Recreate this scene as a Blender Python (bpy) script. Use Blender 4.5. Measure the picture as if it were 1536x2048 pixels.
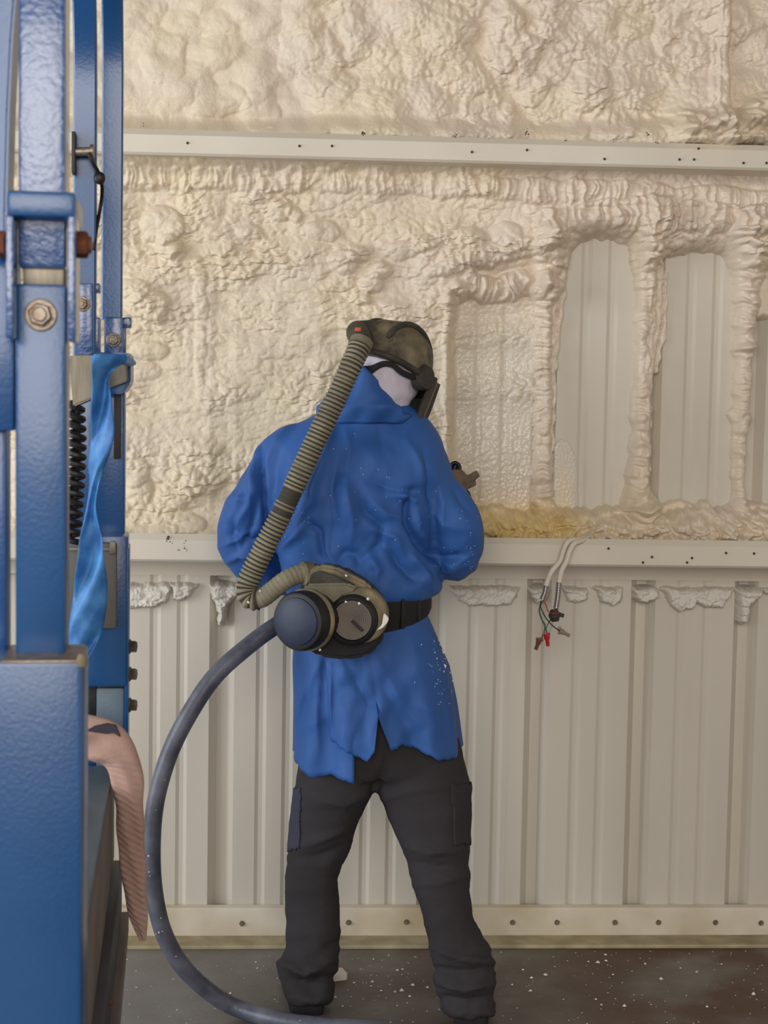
import bpy, bmesh, math, random
import numpy as np
from mathutils import Vector, Matrix, noise as mnoise

for o in list(bpy.data.objects):
    bpy.data.objects.remove(o, do_unlink=True)
S = bpy.context.scene
COL = S.collection
PI = math.pi

# ------------------------------------------------------------------ camera
F = 3000.0                                   # focal length in pixels of the 1536x2048 frame
TH, PH, RO, CH, CD = 0.053, 0.0693, 0.017, 1.5463, 4.2906   # yaw, pitch, roll, height, distance to wall
fw = Vector((math.sin(TH)*math.cos(PH), math.cos(TH)*math.cos(PH), -math.sin(PH)))
r0 = Vector((math.cos(TH), -math.sin(TH), 0)); u0 = r0.cross(fw)
rt = r0*math.cos(RO) + u0*math.sin(RO); up = -r0*math.sin(RO) + u0*math.cos(RO)
CAM = Vector((0, -CD, CH))
cd = bpy.data.cameras.new('camera'); cam = bpy.data.objects.new('camera', cd); COL.objects.link(cam)
M = Matrix((rt, up, -fw)).transposed().to_4x4(); M.translation = CAM
cam.matrix_world = M
cd.sensor_fit = 'AUTO'; cd.sensor_width = 36.0; cd.lens = F/2048*36.0
cd.clip_start = 0.05; cd.clip_end = 100
cd.dof.use_dof = True; cd.dof.focus_distance = 3.85; cd.dof.aperture_fstop = 7.0
S.camera = cam

def ray(px, py):
    return (fw + rt*((px-768)/F) + up*((1024-py)/F))
def W(px, py, Y):
    """world point seen at a photo pixel, at the given distance plane Y (0 = wall)"""
    d = ray(px, py); t = (Y-CAM.y)/d.y
    return CAM + d*t
def WF(px, py, z=0.0):
    d = ray(px, py); t = (z-CAM.z)/d.z
    return CAM + d*t
_C = np.array(CAM); _f = np.array(fw); _r = np.array(rt); _u = np.array(up)
def P(v):
    v = np.asarray(v, float).reshape(-1, 3) - _C
    d = v@_f
    return np.stack([768+F*(v@_r)/d, 1024-F*(v@_u)/d], 1)

# ------------------------------------------------------------------ light
wd = bpy.data.worlds.new('world'); S.world = wd; wd.use_nodes = True
bg = wd.node_tree.nodes['Background']
bg.inputs[0].default_value = (1.0, 0.93, 0.84, 1); bg.inputs[1].default_value = 0.60

def area(name, loc, target, sx, sy, power, col):
    l = bpy.data.lights.new(name, 'AREA'); l.shape = 'RECTANGLE'; l.size = sx; l.size_y = sy
    l.energy = power; l.color = col
    o = bpy.data.objects.new(name, l); COL.objects.link(o); o.location = loc
    o.rotation_euler = (Vector(target)-Vector(loc)).to_track_quat('-Z', 'Y').to_euler()
    return o
area('door_daylight', (-4.3, -2.6, 1.9), (0.1, -.3, 1.2), 2.8, 2.8, 180, (0.86, 0.93, 1.0))
area('bay_door_daylight', (-0.7, -8.4, 2.95), (-0.5, 0, 2.4), 4.4, 2.9, 325, (1.0, 0.95, 0.90))
S.view_settings.view_transform = 'Standard'; S.view_settings.look = 'None'
S.view_settings.exposure = -0.22; S.view_settings.gamma = 1.0
S.view_settings.use_curve_mapping = False

# ------------------------------------------------------------------ materials
def srgb(r, g, b):
    f = lambda c: (c/255/12.92) if c/255 <= 0.04045 else ((c/255+0.055)/1.055)**2.4
    return (f(r), f(g), f(b), 1)
def mat(name, col, rough=0.5, metal=0.0, var=None, vscale=8.0, bump=0.0, bscale=60.0, coat=0.0, spec=0.5, stretch=None, vdetail=4):
    m = bpy.data.materials.new(name); m.use_nodes = True
    nt = m.node_tree; b = nt.nodes['Principled BSDF']
    b.inputs['Base Color'].default_value = col; b.inputs['Roughness'].default_value = rough
    b.inputs['Metallic'].default_value = metal; b.inputs['Coat Weight'].default_value = coat
    b.inputs['Coat Roughness'].default_value = 0.15
    b.inputs['Specular IOR Level'].default_value = spec
    tc = nt.nodes.new('ShaderNodeTexCoord'); src = tc.outputs['Object']
    if stretch:
        mp = nt.nodes.new('ShaderNodeMapping'); mp.inputs['Scale'].default_value = stretch
        nt.links.new(src, mp.inputs[0]); src = mp.outputs[0]
    if var:
        n = nt.nodes.new('ShaderNodeTexNoise'); n.inputs['Scale'].default_value = vscale; n.inputs['Detail'].default_value = vdetail
        r = nt.nodes.new('ShaderNodeValToRGB'); r.color_ramp.elements[0].position = 0.35; r.color_ramp.elements[1].position = 0.68
        r.color_ramp.elements[0].color = col; r.color_ramp.elements[1].color = var
        nt.links.new(src, n.inputs['Vector']); nt.links.new(n.outputs['Fac'], r.inputs[0]); nt.links.new(r.outputs[0], b.inputs['Base Color'])
    if bump:
        n2 = nt.nodes.new('ShaderNodeTexNoise'); n2.inputs['Scale'].default_value = bscale; n2.inputs['Detail'].default_value = 3
        bp = nt.nodes.new('ShaderNodeBump'); bp.inputs['Strength'].default_value = bump; bp.inputs['Distance'].default_value = 0.004
        nt.links.new(src, n2.inputs['Vector']); nt.links.new(n2.outputs['Fac'], bp.inputs['Height']); nt.links.new(bp.outputs[0], b.inputs['Normal'])
    return m

MAT = {}
MAT['panel'] = mat('panel_paint', srgb(205, 197, 183), 0.42, var=srgb(197, 189, 174), vscale=2.0, stretch=(3, 1, .4))
MAT['girt'] = mat('girt_paint', srgb(214, 204, 188), 0.42, var=srgb(206, 196, 178), vscale=3.0)
MAT['base'] = mat('base_trim_paint', srgb(212, 202, 184), 0.5, var=srgb(186, 170, 140), vscale=5.0)
MAT['ledge'] = mat('dusty_ledge', srgb(178, 165, 132), 0.8, var=srgb(150, 136, 104), vscale=14.0)
MAT['lift'] = mat('lift_blue_paint', srgb(20, 74, 128), 0.28, var=srgb(24, 82, 138), vscale=5, bump=0.10, bscale=170, coat=0.25)
MAT['lift_rough'] = mat('lift_blue_orange_peel', srgb(26, 76, 136), 0.28, bump=0.4, bscale=110, coat=0.7, spec=.8)
MAT['lift_grey'] = mat('lift_blue_grey_paint', srgb(104, 122, 134), 0.45, var=srgb(90, 108, 120), vscale=9, bump=0.1, bscale=150)
MAT['rail_dark'] = mat('rail_dark', srgb(52, 56, 66), 0.5, var=srgb(40, 42, 50), vscale=9)
MAT['rail_tan'] = mat('rail_dusty_web', srgb(120, 108, 98), 0.6, var=srgb(98, 92, 88), vscale=6)
MAT['steel'] = mat('worn_steel', srgb(150, 138, 124), 0.42, 0.7, var=srgb(110, 92, 76), vscale=40, bump=0.2, bscale=200)
MAT['rust'] = mat('rusty_steel', srgb(128, 74, 44), 0.75, 0.2, var=srgb(84, 46, 28), vscale=50, bump=0.3, bscale=200)
MAT['alu'] = mat('dull_aluminium', srgb(134, 126, 112), 0.45, 0.6, var=srgb(118, 110, 96), vscale=20, stretch=(8, 8, 1))
MAT['greybox'] = mat('grey_brown_plastic', srgb(104, 98, 92), 0.6, bump=0.15, bscale=400)
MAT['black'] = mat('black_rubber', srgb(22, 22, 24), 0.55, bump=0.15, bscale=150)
MAT['wire_black'] = mat('black_cable', srgb(24, 20, 20), 0.5)
MAT['strip'] = mat('blue_plastic_film', srgb(44, 104, 172), 0.5, var=srgb(72, 142, 206), vscale=26, bump=0.25, bscale=90)
MAT['cloth'] = mat('pink_beige_knit', srgb(196, 162, 148), 0.95, var=srgb(186, 152, 138), vscale=30, bump=0.4, bscale=500)
MAT['cloth_mark'] = mat('dark_print', srgb(66, 60, 70), 0.95)
MAT['gown'] = mat('blue_nonwoven', srgb(47, 92, 160), 0.6, var=srgb(43, 85, 150), vscale=7, bump=0.12, bscale=700, spec=0.35)
MAT['trousers'] = mat('charcoal_cotton', srgb(54, 51, 53), 0.9, var=srgb(61, 58, 61), vscale=6, bump=0.35, bscale=260, spec=0.2)
MAT['pocket'] = mat('sheen_lit_cotton', srgb(66, 66, 82), 0.9, bump=0.3, bscale=300, spec=0.2)  # left pocket: sheen from the left-hand light painted as a lighter blue-grey
MAT['boot'] = mat('dark_leather', srgb(58, 52, 50), 0.6, var=srgb(86, 80, 76), vscale=18, bump=0.2, bscale=120)
MAT['sole'] = mat('boot_sole', srgb(30, 28, 28), 0.8)
MAT['hood'] = mat('white_knit_hood', srgb(206, 198, 210), 0.95, bump=0.25, bscale=350, spec=0.2)
MAT['skin'] = mat('skin', srgb(176, 130, 104), 0.55)
MAT['eye'] = mat('eye_white', srgb(225, 222, 216), 0.3)
MAT['glove'] = mat('tan_work_glove', srgb(128, 110, 94), 0.9, var=srgb(100, 86, 74), vscale=40, bump=0.3, bscale=300)
MAT['helmet'] = mat('scuffed_olive_shell', srgb(58, 54, 45), 0.75, var=srgb(132, 121, 95), vscale=22, bump=0.6, bscale=80, vdetail=10)
MAT['helmet_dark'] = mat('grimy_black_plastic', srgb(46, 42, 38), 0.7, var=srgb(70, 64, 54), vscale=26, bump=0.4, bscale=90, vdetail=8)
MAT['visor'] = mat('dusty_visor', srgb(64, 66, 58), 0.5, var=srgb(110, 108, 94), vscale=22, vdetail=8)
MAT['strap'] = mat('black_webbing', srgb(24, 23, 24), 0.8, bump=0.3, bscale=250)
MAT['orange'] = mat('orange_tab', srgb(206, 92, 48), 0.6)
MAT['hose'] = mat('olive_corrugated_hose', srgb(122, 114, 94), 0.75, var=srgb(148, 140, 116), vscale=20, bump=0.2, bscale=120)
MAT['hose_dark'] = mat('dark_hose_groove', srgb(62, 57, 46), 0.85)  # darker colour for the groove faces between the ridges
MAT['tan'] = mat('dusty_tan_plastic', srgb(150, 134, 104), 0.8, var=srgb(92, 84, 66), vscale=18, bump=0.3, bscale=90, vdetail=8)
MAT['olive'] = mat('dusty_olive_plastic', srgb(104, 98, 80), 0.8, var=srgb(128, 120, 98), vscale=14, bump=0.3, bscale=90)
MAT['navy'] = mat('navy_filter_cap', srgb(34, 44, 74), 0.5, var=srgb(27, 33, 54), vscale=10, bump=0.1)
MAT['grille'] = mat('dusty_grille', srgb(136, 126, 116), 0.8, var=srgb(112, 104, 96), vscale=14)
MAT['foam_white'] = mat('white_foam_bits', srgb(232, 226, 216), 0.8)
MAT['spray_hose'] = mat('dusty_grey_hose', srgb(70, 72, 86), 0.42, var=srgb(110, 112, 124), vscale=14, bump=0.15, bscale=90, vdetail=7)
MAT['conduit_paint'] = mat('painted_flex', srgb(216, 206, 190), 0.5)
MAT['conduit_steel'] = mat('bare_flex_steel', srgb(170, 160, 160), 0.3, 0.9)
MAT['w_red'] = mat('red_wire', srgb(170, 44, 44), 0.5)
MAT['w_green'] = mat('green_wire', srgb(48, 96, 74), 0.5)
MAT['w_white'] = mat('white_wire', srgb(176, 170, 140), 0.5)
MAT['w_pink'] = mat('tan_wire', srgb(176, 132, 116), 0.5)
MAT['nut_red'] = mat('red_connector', srgb(186, 28, 40), 0.45)
MAT['nut_grey'] = mat('grey_connector', srgb(140, 126, 110), 0.5)
MAT['nut_brown'] = mat('brown_connector', srgb(104, 62, 52), 0.5)
MAT['dark_hole'] = mat('dark_fastener', srgb(70, 60, 52), 0.6)
MAT['gun'] = mat('dark_gun_metal', srgb(30, 32, 42), 0.4, 0.4)
MAT['dirt'] = mat('brown_dirt', srgb(92, 76, 60), 0.95)

def foam_material():
    m = bpy.data.materials.new('spray_foam'); m.use_nodes = True; nt = m.node_tree; b = nt.nodes['Principled BSDF']
    at = nt.nodes.new('ShaderNodeAttribute'); at.attribute_name = 'tone'
    sep = nt.nodes.new('ShaderNodeSeparateColor'); nt.links.new(at.outputs['Color'], sep.inputs[0])
    def mix(a, bcol, fac):
        x = nt.nodes.new('ShaderNodeMix'); x.data_type = 'RGBA'
        if isinstance(a, tuple): x.inputs[6].default_value = a
        else: nt.links.new(a, x.inputs[6])
        x.inputs[7].default_value = bcol; nt.links.new(fac, x.inputs[0]); return x.outputs[2]
    c = mix(srgb(220, 205, 187), srgb(221, 206, 177), sep.outputs[0])     # aged yellow tone
    c = mix(c, srgb(213, 186, 126), sep.outputs[1])                       # fresh wet foam
    c = mix(c, srgb(204, 196, 181), at.outputs['Alpha'])                     # sheet showing through a thin coat
    nt.links.new(c, b.inputs['Base Color'])
    mr = nt.nodes.new('ShaderNodeMapRange'); mr.inputs[3].default_value = 0.5; mr.inputs[4].default_value = 0.07
    nt.links.new(sep.outputs[2], mr.inputs[0]); nt.links.new(mr.outputs[0], b.inputs['Roughness'])
    b.inputs['Specular IOR Level'].default_value = 0.4
    tc = nt.nodes.new('ShaderNodeTexCoord')
    n = nt.nodes.new('ShaderNodeTexNoise'); n.inputs['Scale'].default_value = 150; n.inputs['Detail'].default_value = 4
    nt.links.new(tc.outputs['Object'], n.inputs['Vector'])
    bp = nt.nodes.new('ShaderNodeBump'); bp.inputs['Strength'].default_value = 0.35; bp.inputs['Distance'].default_value = 0.004
    nt.links.new(n.outputs['Fac'], bp.inputs['Height']); nt.links.new(bp.outputs[0], b.inputs['Normal'])
    return m
MAT['foam'] = foam_material()
MAT['drip'] = mat('old_foam_overspray', srgb(214, 208, 196), 0.55, bump=0.4, bscale=120)

def floor_material():
    m = bpy.data.materials.new('stained_concrete'); m.use_nodes = True; nt = m.node_tree; b = nt.nodes['Principled BSDF']
    tc = nt.nodes.new('ShaderNodeTexCoord')
    n = nt.nodes.new('ShaderNodeTexNoise'); n.inputs['Scale'].default_value = 2.6; n.inputs['Detail'].default_value = 7; n.inputs['Roughness'].default_value = .65
    nt.links.new(tc.outputs['Object'], n.inputs['Vector'])
    r = nt.nodes.new('ShaderNodeValToRGB'); e = r.color_ramp.elements
    e[0].position = .30; e[0].color = srgb(74, 66, 58); e[1].position = .72; e[1].color = srgb(128, 124, 118)
    x = e.new(.5); x.color = srgb(100, 92, 84)
    nt.links.new(n.outputs['Fac'], r.inputs[0])
    # reddish primer stain on the right-hand part of the slab
    sx = nt.nodes.new('ShaderNodeSeparateXYZ'); nt.links.new(tc.outputs['Object'], sx.inputs[0])
    mr = nt.nodes.new('ShaderNodeMapRange'); mr.inputs[1].default_value = .1; mr.inputs[2].default_value = 1.0
    nt.links.new(sx.outputs[0], mr.inputs[0])
    n3 = nt.nodes.new('ShaderNodeTexNoise'); n3.inputs['Scale'].default_value = 3.3; n3.inputs['Detail'].default_value = 6
    nt.links.new(tc.outputs['Object'], n3.inputs['Vector'])
    r3 = nt.nodes.new('ShaderNodeValToRGB'); r3.color_ramp.elements[0].position = .4; r3.color_ramp.elements[1].position = .58
    nt.links.new(n3.outputs['Fac'], r3.inputs[0])
    mu = nt.nodes.new('ShaderNodeMath'); mu.operation = 'MULTIPLY'; nt.links.new(mr.outputs[0], mu.inputs[0]); nt.links.new(r3.outputs[0], mu.inputs[1])
    mx = nt.nodes.new('ShaderNodeMix'); mx.data_type = 'RGBA'; nt.links.new(mu.outputs[0], mx.inputs[0]); nt.links.new(r.outputs[0], mx.inputs[6]); mx.inputs[7].default_value = srgb(84, 56, 44)
    ml = nt.nodes.new('ShaderNodeMapRange'); ml.inputs[1].default_value = .15; ml.inputs[2].default_value = -.75; nt.links.new(sx.outputs[0], ml.inputs[0])  # paler grey towards the left: door light's sheen put into the floor colour
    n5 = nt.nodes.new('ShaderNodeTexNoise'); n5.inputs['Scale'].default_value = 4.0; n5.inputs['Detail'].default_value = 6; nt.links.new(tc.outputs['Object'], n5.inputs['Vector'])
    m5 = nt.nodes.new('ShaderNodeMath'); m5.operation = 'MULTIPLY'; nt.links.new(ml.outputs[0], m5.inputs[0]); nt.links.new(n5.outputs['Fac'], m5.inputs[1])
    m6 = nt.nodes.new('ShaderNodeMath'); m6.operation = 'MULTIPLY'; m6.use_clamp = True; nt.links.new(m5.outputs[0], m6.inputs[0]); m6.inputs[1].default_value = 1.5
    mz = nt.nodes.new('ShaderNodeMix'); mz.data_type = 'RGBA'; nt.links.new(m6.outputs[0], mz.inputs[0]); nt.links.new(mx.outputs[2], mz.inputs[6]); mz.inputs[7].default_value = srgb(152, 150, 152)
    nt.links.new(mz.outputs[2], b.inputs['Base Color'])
    rr = nt.nodes.new('ShaderNodeMapRange'); rr.inputs[3].default_value = .28; rr.inputs[4].default_value = .6; nt.links.new(n3.outputs['Fac'], rr.inputs[0])
    nt.links.new(rr.outputs[0], b.inputs['Roughness'])
    n2 = nt.nodes.new('ShaderNodeTexNoise'); n2.inputs['Scale'].default_value = 45; n2.inputs['Detail'].default_value = 5
    nt.links.new(tc.outputs['Object'], n2.inputs['Vector'])
    bp = nt.nodes.new('ShaderNodeBump'); bp.inputs['Strength'].default_value = .3; bp.inputs['Distance'].default_value = .004
    nt.links.new(n2.outputs['Fac'], bp.inputs['Height']); nt.links.new(bp.outputs[0], b.inputs['Normal'])
    return m
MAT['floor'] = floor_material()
MAT['roof'] = mat('roof_deck', srgb(96, 90, 82), .8)

# ------------------------------------------------------------------ mesh building
class MB:
    """collects shapes in world coordinates; build() links them as one mesh object"""
    def __init__(s): s.v = []; s.f = []
    def add(s, vs, fs):
        n = len(s.v); s.v += [tuple(v) for v in vs]; s.f += [tuple(i+n for i in f) for f in fs]; return s
    def box(s, lo, hi, bevel=0.0, rz=0.0, seg=2, pivot=None, rot=None):
        bm = bmesh.new(); bmesh.ops.create_cube(bm, size=1.0)
        lo = Vector(lo); hi = Vector(hi); c = (lo+hi)/2; d = hi-lo
        for v in bm.verts: v.co = Vector((v.co.x*d.x, v.co.y*d.y, v.co.z*d.z))
        if bevel: bmesh.ops.bevel(bm, geom=list(bm.edges), offset=min(bevel, min(d)*.45), segments=seg, affect='EDGES', profile=.6)
        R = rot if rot is not None else Matrix.Rotation(rz, 3, 'Z'); pv = Vector(pivot) if pivot else c
        bm.verts.index_update()
        s.add([pv + R@(v.co+c-pv) for v in bm.verts], [[v.index for v in f.verts] for f in bm.faces]); bm.free(); return s
    def rings(s, R, caps=True, closed=False):
        n = len(R[0]); vs = [p for r in R for p in r]; fs = []
        m = len(R)
        for i in range(m if closed else m-1):
            for j in range(n):
                a = i*n+j; b = i*n+(j+1) % n; i2 = (i+1) % m
                fs.append((a, b, i2*n+(j+1) % n, i2*n+j))
        if caps and not closed:
            fs.append(tuple(range(n-1, -1, -1))); fs.append(tuple(range((m-1)*n, m*n)))
        return s.add(vs, fs)
    def grid(s, G, thick=None):
        """open sheet of rows of points"""
        m = len(G); n = len(G[0]); fs = []
        for i in range(m-1):
            for j in range(n-1): fs.append((i*n+j, i*n+j+1, (i+1)*n+j+1, (i+1)*n+j))
        return s.add([p for r in G for p in r], fs)
    def tube(s, pts, rad, n=12, caps=True, flat=1.0):
        pts = [Vector(p) for p in pts]
        if not hasattr(rad, '__len__'): rad = [rad]*len(pts)
        T = []
        for i in range(len(pts)):
            a = pts[max(i-1, 0)]; b = pts[min(i+1, len(pts)-1)]; T.append((b-a).normalized())
        N = T[0].orthogonal().normalized(); R = []
        for i, p in enumerate(pts):
            N = (N - T[i]*N.dot(T[i])).normalized(); B = T[i].cross(N)
            R.append([p + (N*math.cos(2*PI*k/n) + B*flat*math.sin(2*PI*k/n))*rad[i] for k in range(n)])
        return s.rings(R, caps)
    def lathe(s, c, ax, prof, n=32, start=None):
        """prof: list of (distance along axis, radius)"""
        c = Vector(c); ax = Vector(ax).normalized(); N = ax.orthogonal().normalized() if start is None else Vector(start).normalized(); B = ax.cross(N)
        return s.rings([[c + ax*h + (N*math.cos(2*PI*k/n)+B*math.sin(2*PI*k/n))*max(r, 1e-4) for k in range(n)] for h, r in prof])
    def hexbolt(s, c, ax, r, h, washer=None, shank=True):
        if washer: s.lathe(c, ax, [(0, washer), (h*.25, washer), (h*.32, washer*.93)], 24)
        s.lathe(Vector(c)+Vector(ax).normalized()*(h*.25 if washer else 0), ax, [(0, r), (h*.85, r), (h, r*.86)], 6)
        if shank: s.lathe(Vector(c)+Vector(ax).normalized()*h, ax, [(0, r*.5), (h*.35, r*.5), (h*.42, r*.42)], 12)
        return s
    def prism(s, poly, off, bevel=0.0):
        """poly: front outline of world points, off: vector to the back"""
        bm = bmesh.new(); off = Vector(off); vs = [bm.verts.new(p) for p in poly]
        f = bm.faces.new(vs); g = bmesh.ops.extrude_face_region(bm, geom=[f])
        for v in g['geom']:
            if isinstance(v, bmesh.types.BMVert): v.co += off
        bmesh.ops.recalc_face_normals(bm, faces=list(bm.faces))
        if bevel: bmesh.ops.bevel(bm, geom=list(bm.edges), offset=bevel, segments=2, affect='EDGES', clamp_overlap=True)
        bm.verts.index_update()
        s.add([v.co.copy() for v in bm.verts], [[v.index for v in f.verts] for f in bm.faces]); bm.free(); return s
    def ell(s, c, r, R=None, nu=24, nv=14):
        c = Vector(c); R = R or Matrix.Identity(3); rr = []
        for i in range(nv+1):
            t = PI*(i/nv); t = min(max(t, .02), PI-.02)
            rr.append([c + R@Vector((r[0]*math.sin(t)*math.cos(2*PI*k/nu), r[1]*math.sin(t)*math.sin(2*PI*k/nu), r[2]*math.cos(t))) for k in range(nu)])
        return s.rings(rr)
    def mesh(s, name, loc=(0, 0, 0)):
        me = bpy.data.meshes.new(name); L = Vector(loc)
        me.from_pydata([tuple(Vector(v)-L) for v in s.v], [], s.f); me.update(); return me
    def build(s, name, m, parent=None, smooth=True, ang=40, label=None, kind=None):
        loc = root_loc(parent)
        me = s.mesh(name, loc)
        bm = bmesh.new(); bm.from_mesh(me); bmesh.ops.recalc_face_normals(bm, faces=list(bm.faces))
        bm.to_mesh(me); bm.free()
        return link(name, me, m, parent, smooth, ang, label, kind)
def root_loc(p):
    L = Vector((0, 0, 0))
    while p is not None: L += p.location; p = p.parent
    return L
def link(name, me, m, parent=None, smooth=True, ang=40, label=None, kind=None):
    o = bpy.data.objects.new(name, me); COL.objects.link(o)
    me.materials.append(MAT[m] if isinstance(m, str) else m)
    if smooth:
        me.polygons.foreach_set('use_smooth', [True]*len(me.polygons))
        if ang < 180: me.set_sharp_from_angle(angle=math.radians(ang))
    if parent: o.parent = parent
    if label: o['label'] = label
    if kind: o['kind'] = kind
    return o
def thing(name, label, cat, loc=(0, 0, 0), group=None, kind=None):
    o = bpy.data.objects.new(name, None); COL.objects.link(o); o.location = loc; o.empty_display_size = .1
    tag(o, label, cat, group, kind); return o
def tag(o, label=None, cat=None, group=None, kind=None):
    if label: o['label'] = label
    if cat: o['category'] = cat
    if group: o['group'] = group
    if kind: o['kind'] = kind
    return o
def copy_part(src, parent, loc):
    o = src.copy(); COL.objects.link(o); o.parent = parent; o.location = loc; return o
def smooth_path(pts, n=10):
    """Catmull-Rom through the points (any tuple length)"""
    A = [np.array(p, float) for p in pts]; A = [2*A[0]-A[1]] + A + [2*A[-1]-A[-2]]; out = []
    for i in range(1, len(A)-2):
        for k in range(n):
            t = k/n; p0, p1, p2, p3 = A[i-1:i+3]
            out.append(.5*((2*p1)+(p2-p0)*t+(2*p0-5*p1+4*p2-p3)*t*t+(3*p1-p0-3*p2+p3)*t**3))
    out.append(A[-2]); return out

# ------------------------------------------------------------------ numpy noise
def _hash(ix, iy, seed):
    h = (ix.astype(np.int64)*374761393 + iy.astype(np.int64)*668265263 + seed*1442695041) & 0xffffffff
    h = ((h ^ (h >> 13))*1274126177) & 0xffffffff
    return ((h ^ (h >> 16)) & 0xffffff)/float(0x1000000)
def perlin(x, y, seed=0):
    xi = np.floor(x); yi = np.floor(y); fx = x-xi; fy = y-yi
    ux = fx*fx*fx*(fx*(fx*6-15)+10); uy = fy*fy*fy*(fy*(fy*6-15)+10)
    def g(dx, dy):
        a = _hash(xi+dx, yi+dy, seed)*2*np.pi
        return np.cos(a)*(fx-dx)+np.sin(a)*(fy-dy)
    return ((g(0, 0)*(1-ux)+g(1, 0)*ux)*(1-uy)+(g(0, 1)*(1-ux)+g(1, 1)*ux)*uy)*1.5
def fbm(x, y, seed=0, o=4):
    r = 0; a = 1.0
    for k in range(o): r = r+a*perlin(x*2**k, y*2**k, seed+k*17); a *= .5
    return r
def worley(x, y, seed=0):
    xi = np.floor(x); yi = np.floor(y); f1 = np.full(x.shape, 9.0); f2 = f1.copy()
    for dx in (-1, 0, 1):
        for dy in (-1, 0, 1):
            cx = xi+dx; cy = yi+dy
            d = np.hypot(cx+_hash(cx, cy, seed)-x, cy+_hash(cx, cy, seed+91)-y)
            f2 = np.minimum(f2, np.maximum(f1, d)); f1 = np.minimum(f1, d)
    return f1, f2
def dome(x, y, seed):
    f1, f2 = worley(x, y, seed)
    return np.clip(1-(f1/1.0)**2, 0, 1)*(.55+.45*np.clip((f2-f1)*2.2, 0, 1))
def sst(a, b, x):
    t = np.clip((x-a)/(b-a), 0, 1); return t*t*(3-2*t)
def smax(a, b, k):
    h = np.clip(.5+.5*(a-b)/k, 0, 1); return b+(a-b)*h+k*h*(1-h)
def poly_sd(x, y, poly):
    """signed distance to a polygon, positive inside"""
    d = np.full(x.shape, 1e9); ins = np.zeros(x.shape, bool); n = len(poly)
    for i in range(n):
        ax, ay = poly[i]; bx, by = poly[(i+1) % n]; ex, ey = bx-ax, by-ay
        t = np.clip(((x-ax)*ex+(y-ay)*ey)/(ex*ex+ey*ey+1e-9), 0, 1)
        d = np.minimum(d, np.hypot(x-ax-t*ex, y-ay-t*ey))
        if ay != by:
            c = ((ay > y) != (by > y)) & (x < (bx-ax)*(y-ay)/(by-ay)+ax); ins ^= c
    return np.where(ins, d, -d)
def line_dist(x, y, pts):
    """distance, arc length and radius along a polyline of (x, y, r)"""
    D = np.full(x.shape, 1e9); Sx = np.zeros(x.shape); Rr = np.ones(x.shape); acc = 0
    for (ax, ay, ar), (bx, by, br) in zip(pts[:-1], pts[1:]):
        ex, ey = bx-ax, by-ay; L = math.hypot(ex, ey)
        t = np.clip(((x-ax)*ex+(y-ay)*ey)/(L*L), 0, 1); d = np.hypot(x-ax-t*ex, y-ay-t*ey); m = d < D
        D = np.where(m, d, D); Sx = np.where(m, acc+t*L, Sx); Rr = np.where(m, ar+(br-ar)*t, Rr); acc += L
    return D, Sx, Rr

# ------------------------------------------------------------------ the building
RIB0, PITCH, RIBD = 0.6463, 0.3048, 0.032
def panel_y(X):
    """depth of the corrugated sheet (0 = flat pan, positive = recessed rib)"""
    X = np.asarray(X, float); t = np.mod(X-RIB0, PITCH)
    rib = np.interp(t, [0, .022, .050, .072], [0, RIBD, RIBD, 0])
    for c in (.072+.078, .072+.155):
        rib = rib + np.interp(np.abs(t-c), [.006, .016], [.0045, 0])
    return rib
ZL, ZLB, ZU, ZUB = 1.1926, 1.1219, 2.2774, 2.2137
# floor
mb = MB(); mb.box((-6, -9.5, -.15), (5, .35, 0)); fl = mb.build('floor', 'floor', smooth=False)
tag(fl, 'dark stained concrete floor sprinkled with white foam bits', kind='structure')
mb = MB(); mb.box((-6, -9.5, 4.8), (5, .35, 4.95)); ce = mb.build('ceiling', 'roof', smooth=False)
tag(ce, 'dim roof deck of the metal building', kind='structure')
# wall of ribbed metal sheets
wall = thing('wall_back', 'off-white ribbed metal wall half covered with spray foam', None, (0, 0, 0), kind='structure')
xs_break = [0, .022, .050, .072, .134, .144, .156, .166, .211, .221, .233, .243]
for k in range(-3, 3):
    xa = RIB0-.045+k*.9144; xb = xa+.9144+.05
    xs = [xa, xb]
    for j in range(-12, 14):
        for b in xs_break:
            X = RIB0+j*PITCH+b
            if xa < X < xb: xs.append(X)
    xs = sorted(xs); off = .0 if k % 2 == 0 else .0012
    mbp = MB()
    rows = []
    for z in (0.0, 4.8):
        rows.append([(X, float(panel_y(X))+off, z) for X in xs])
    rows2 = [[(X, float(panel_y(X))+off+.0009, z) for X in xs] for z in (0.0, 4.8)]
    mbp.grid(rows); mbp.grid(rows2[::-1])
    o = mbp.build('metal_panel', 'panel', wall, smooth=False)
# girts (Z sections, screws as children)
def zgirt(name, zt, zb, label):
    g = thing(name, label, None, (0, -.1, zb), kind='structure')
    t = .003; prof = [(-.0, zb-.062), (-.0, zb+.004), (-.197, zb), (-.2, zb+.004), (-.2, zt-.014), (-.188, zt)]
    prof2 = [(p[0]-t if i < 1 else p[0]-(t if i < 2 else -t), p[1]+(-t if i in (1, 2) else 0)) for i, p in enumerate(prof)]
    prof2 = [(-.003, zb-.062), (-.003, zb+.001), (-.197, zb-.003), (-.203, zb+.003), (-.203, zt-.0145), (-.190, zt+.002)]
    R = []
    for X in np.linspace(-2.1, 2.4, 46):
        R.append([(X, y, z) for y, z in prof2] + [(X, y, z) for y, z in prof[::-1]])
    MB().rings(R).build('channel', 'girt', g, ang=25)
    return g
gu = zgirt('trim_1', ZU, ZUB, 'upper painted steel girt rail crossing the foamed wall')
gl = zgirt('trim_2', ZL, ZLB, 'lower painted steel girt rail at waist height')
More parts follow.
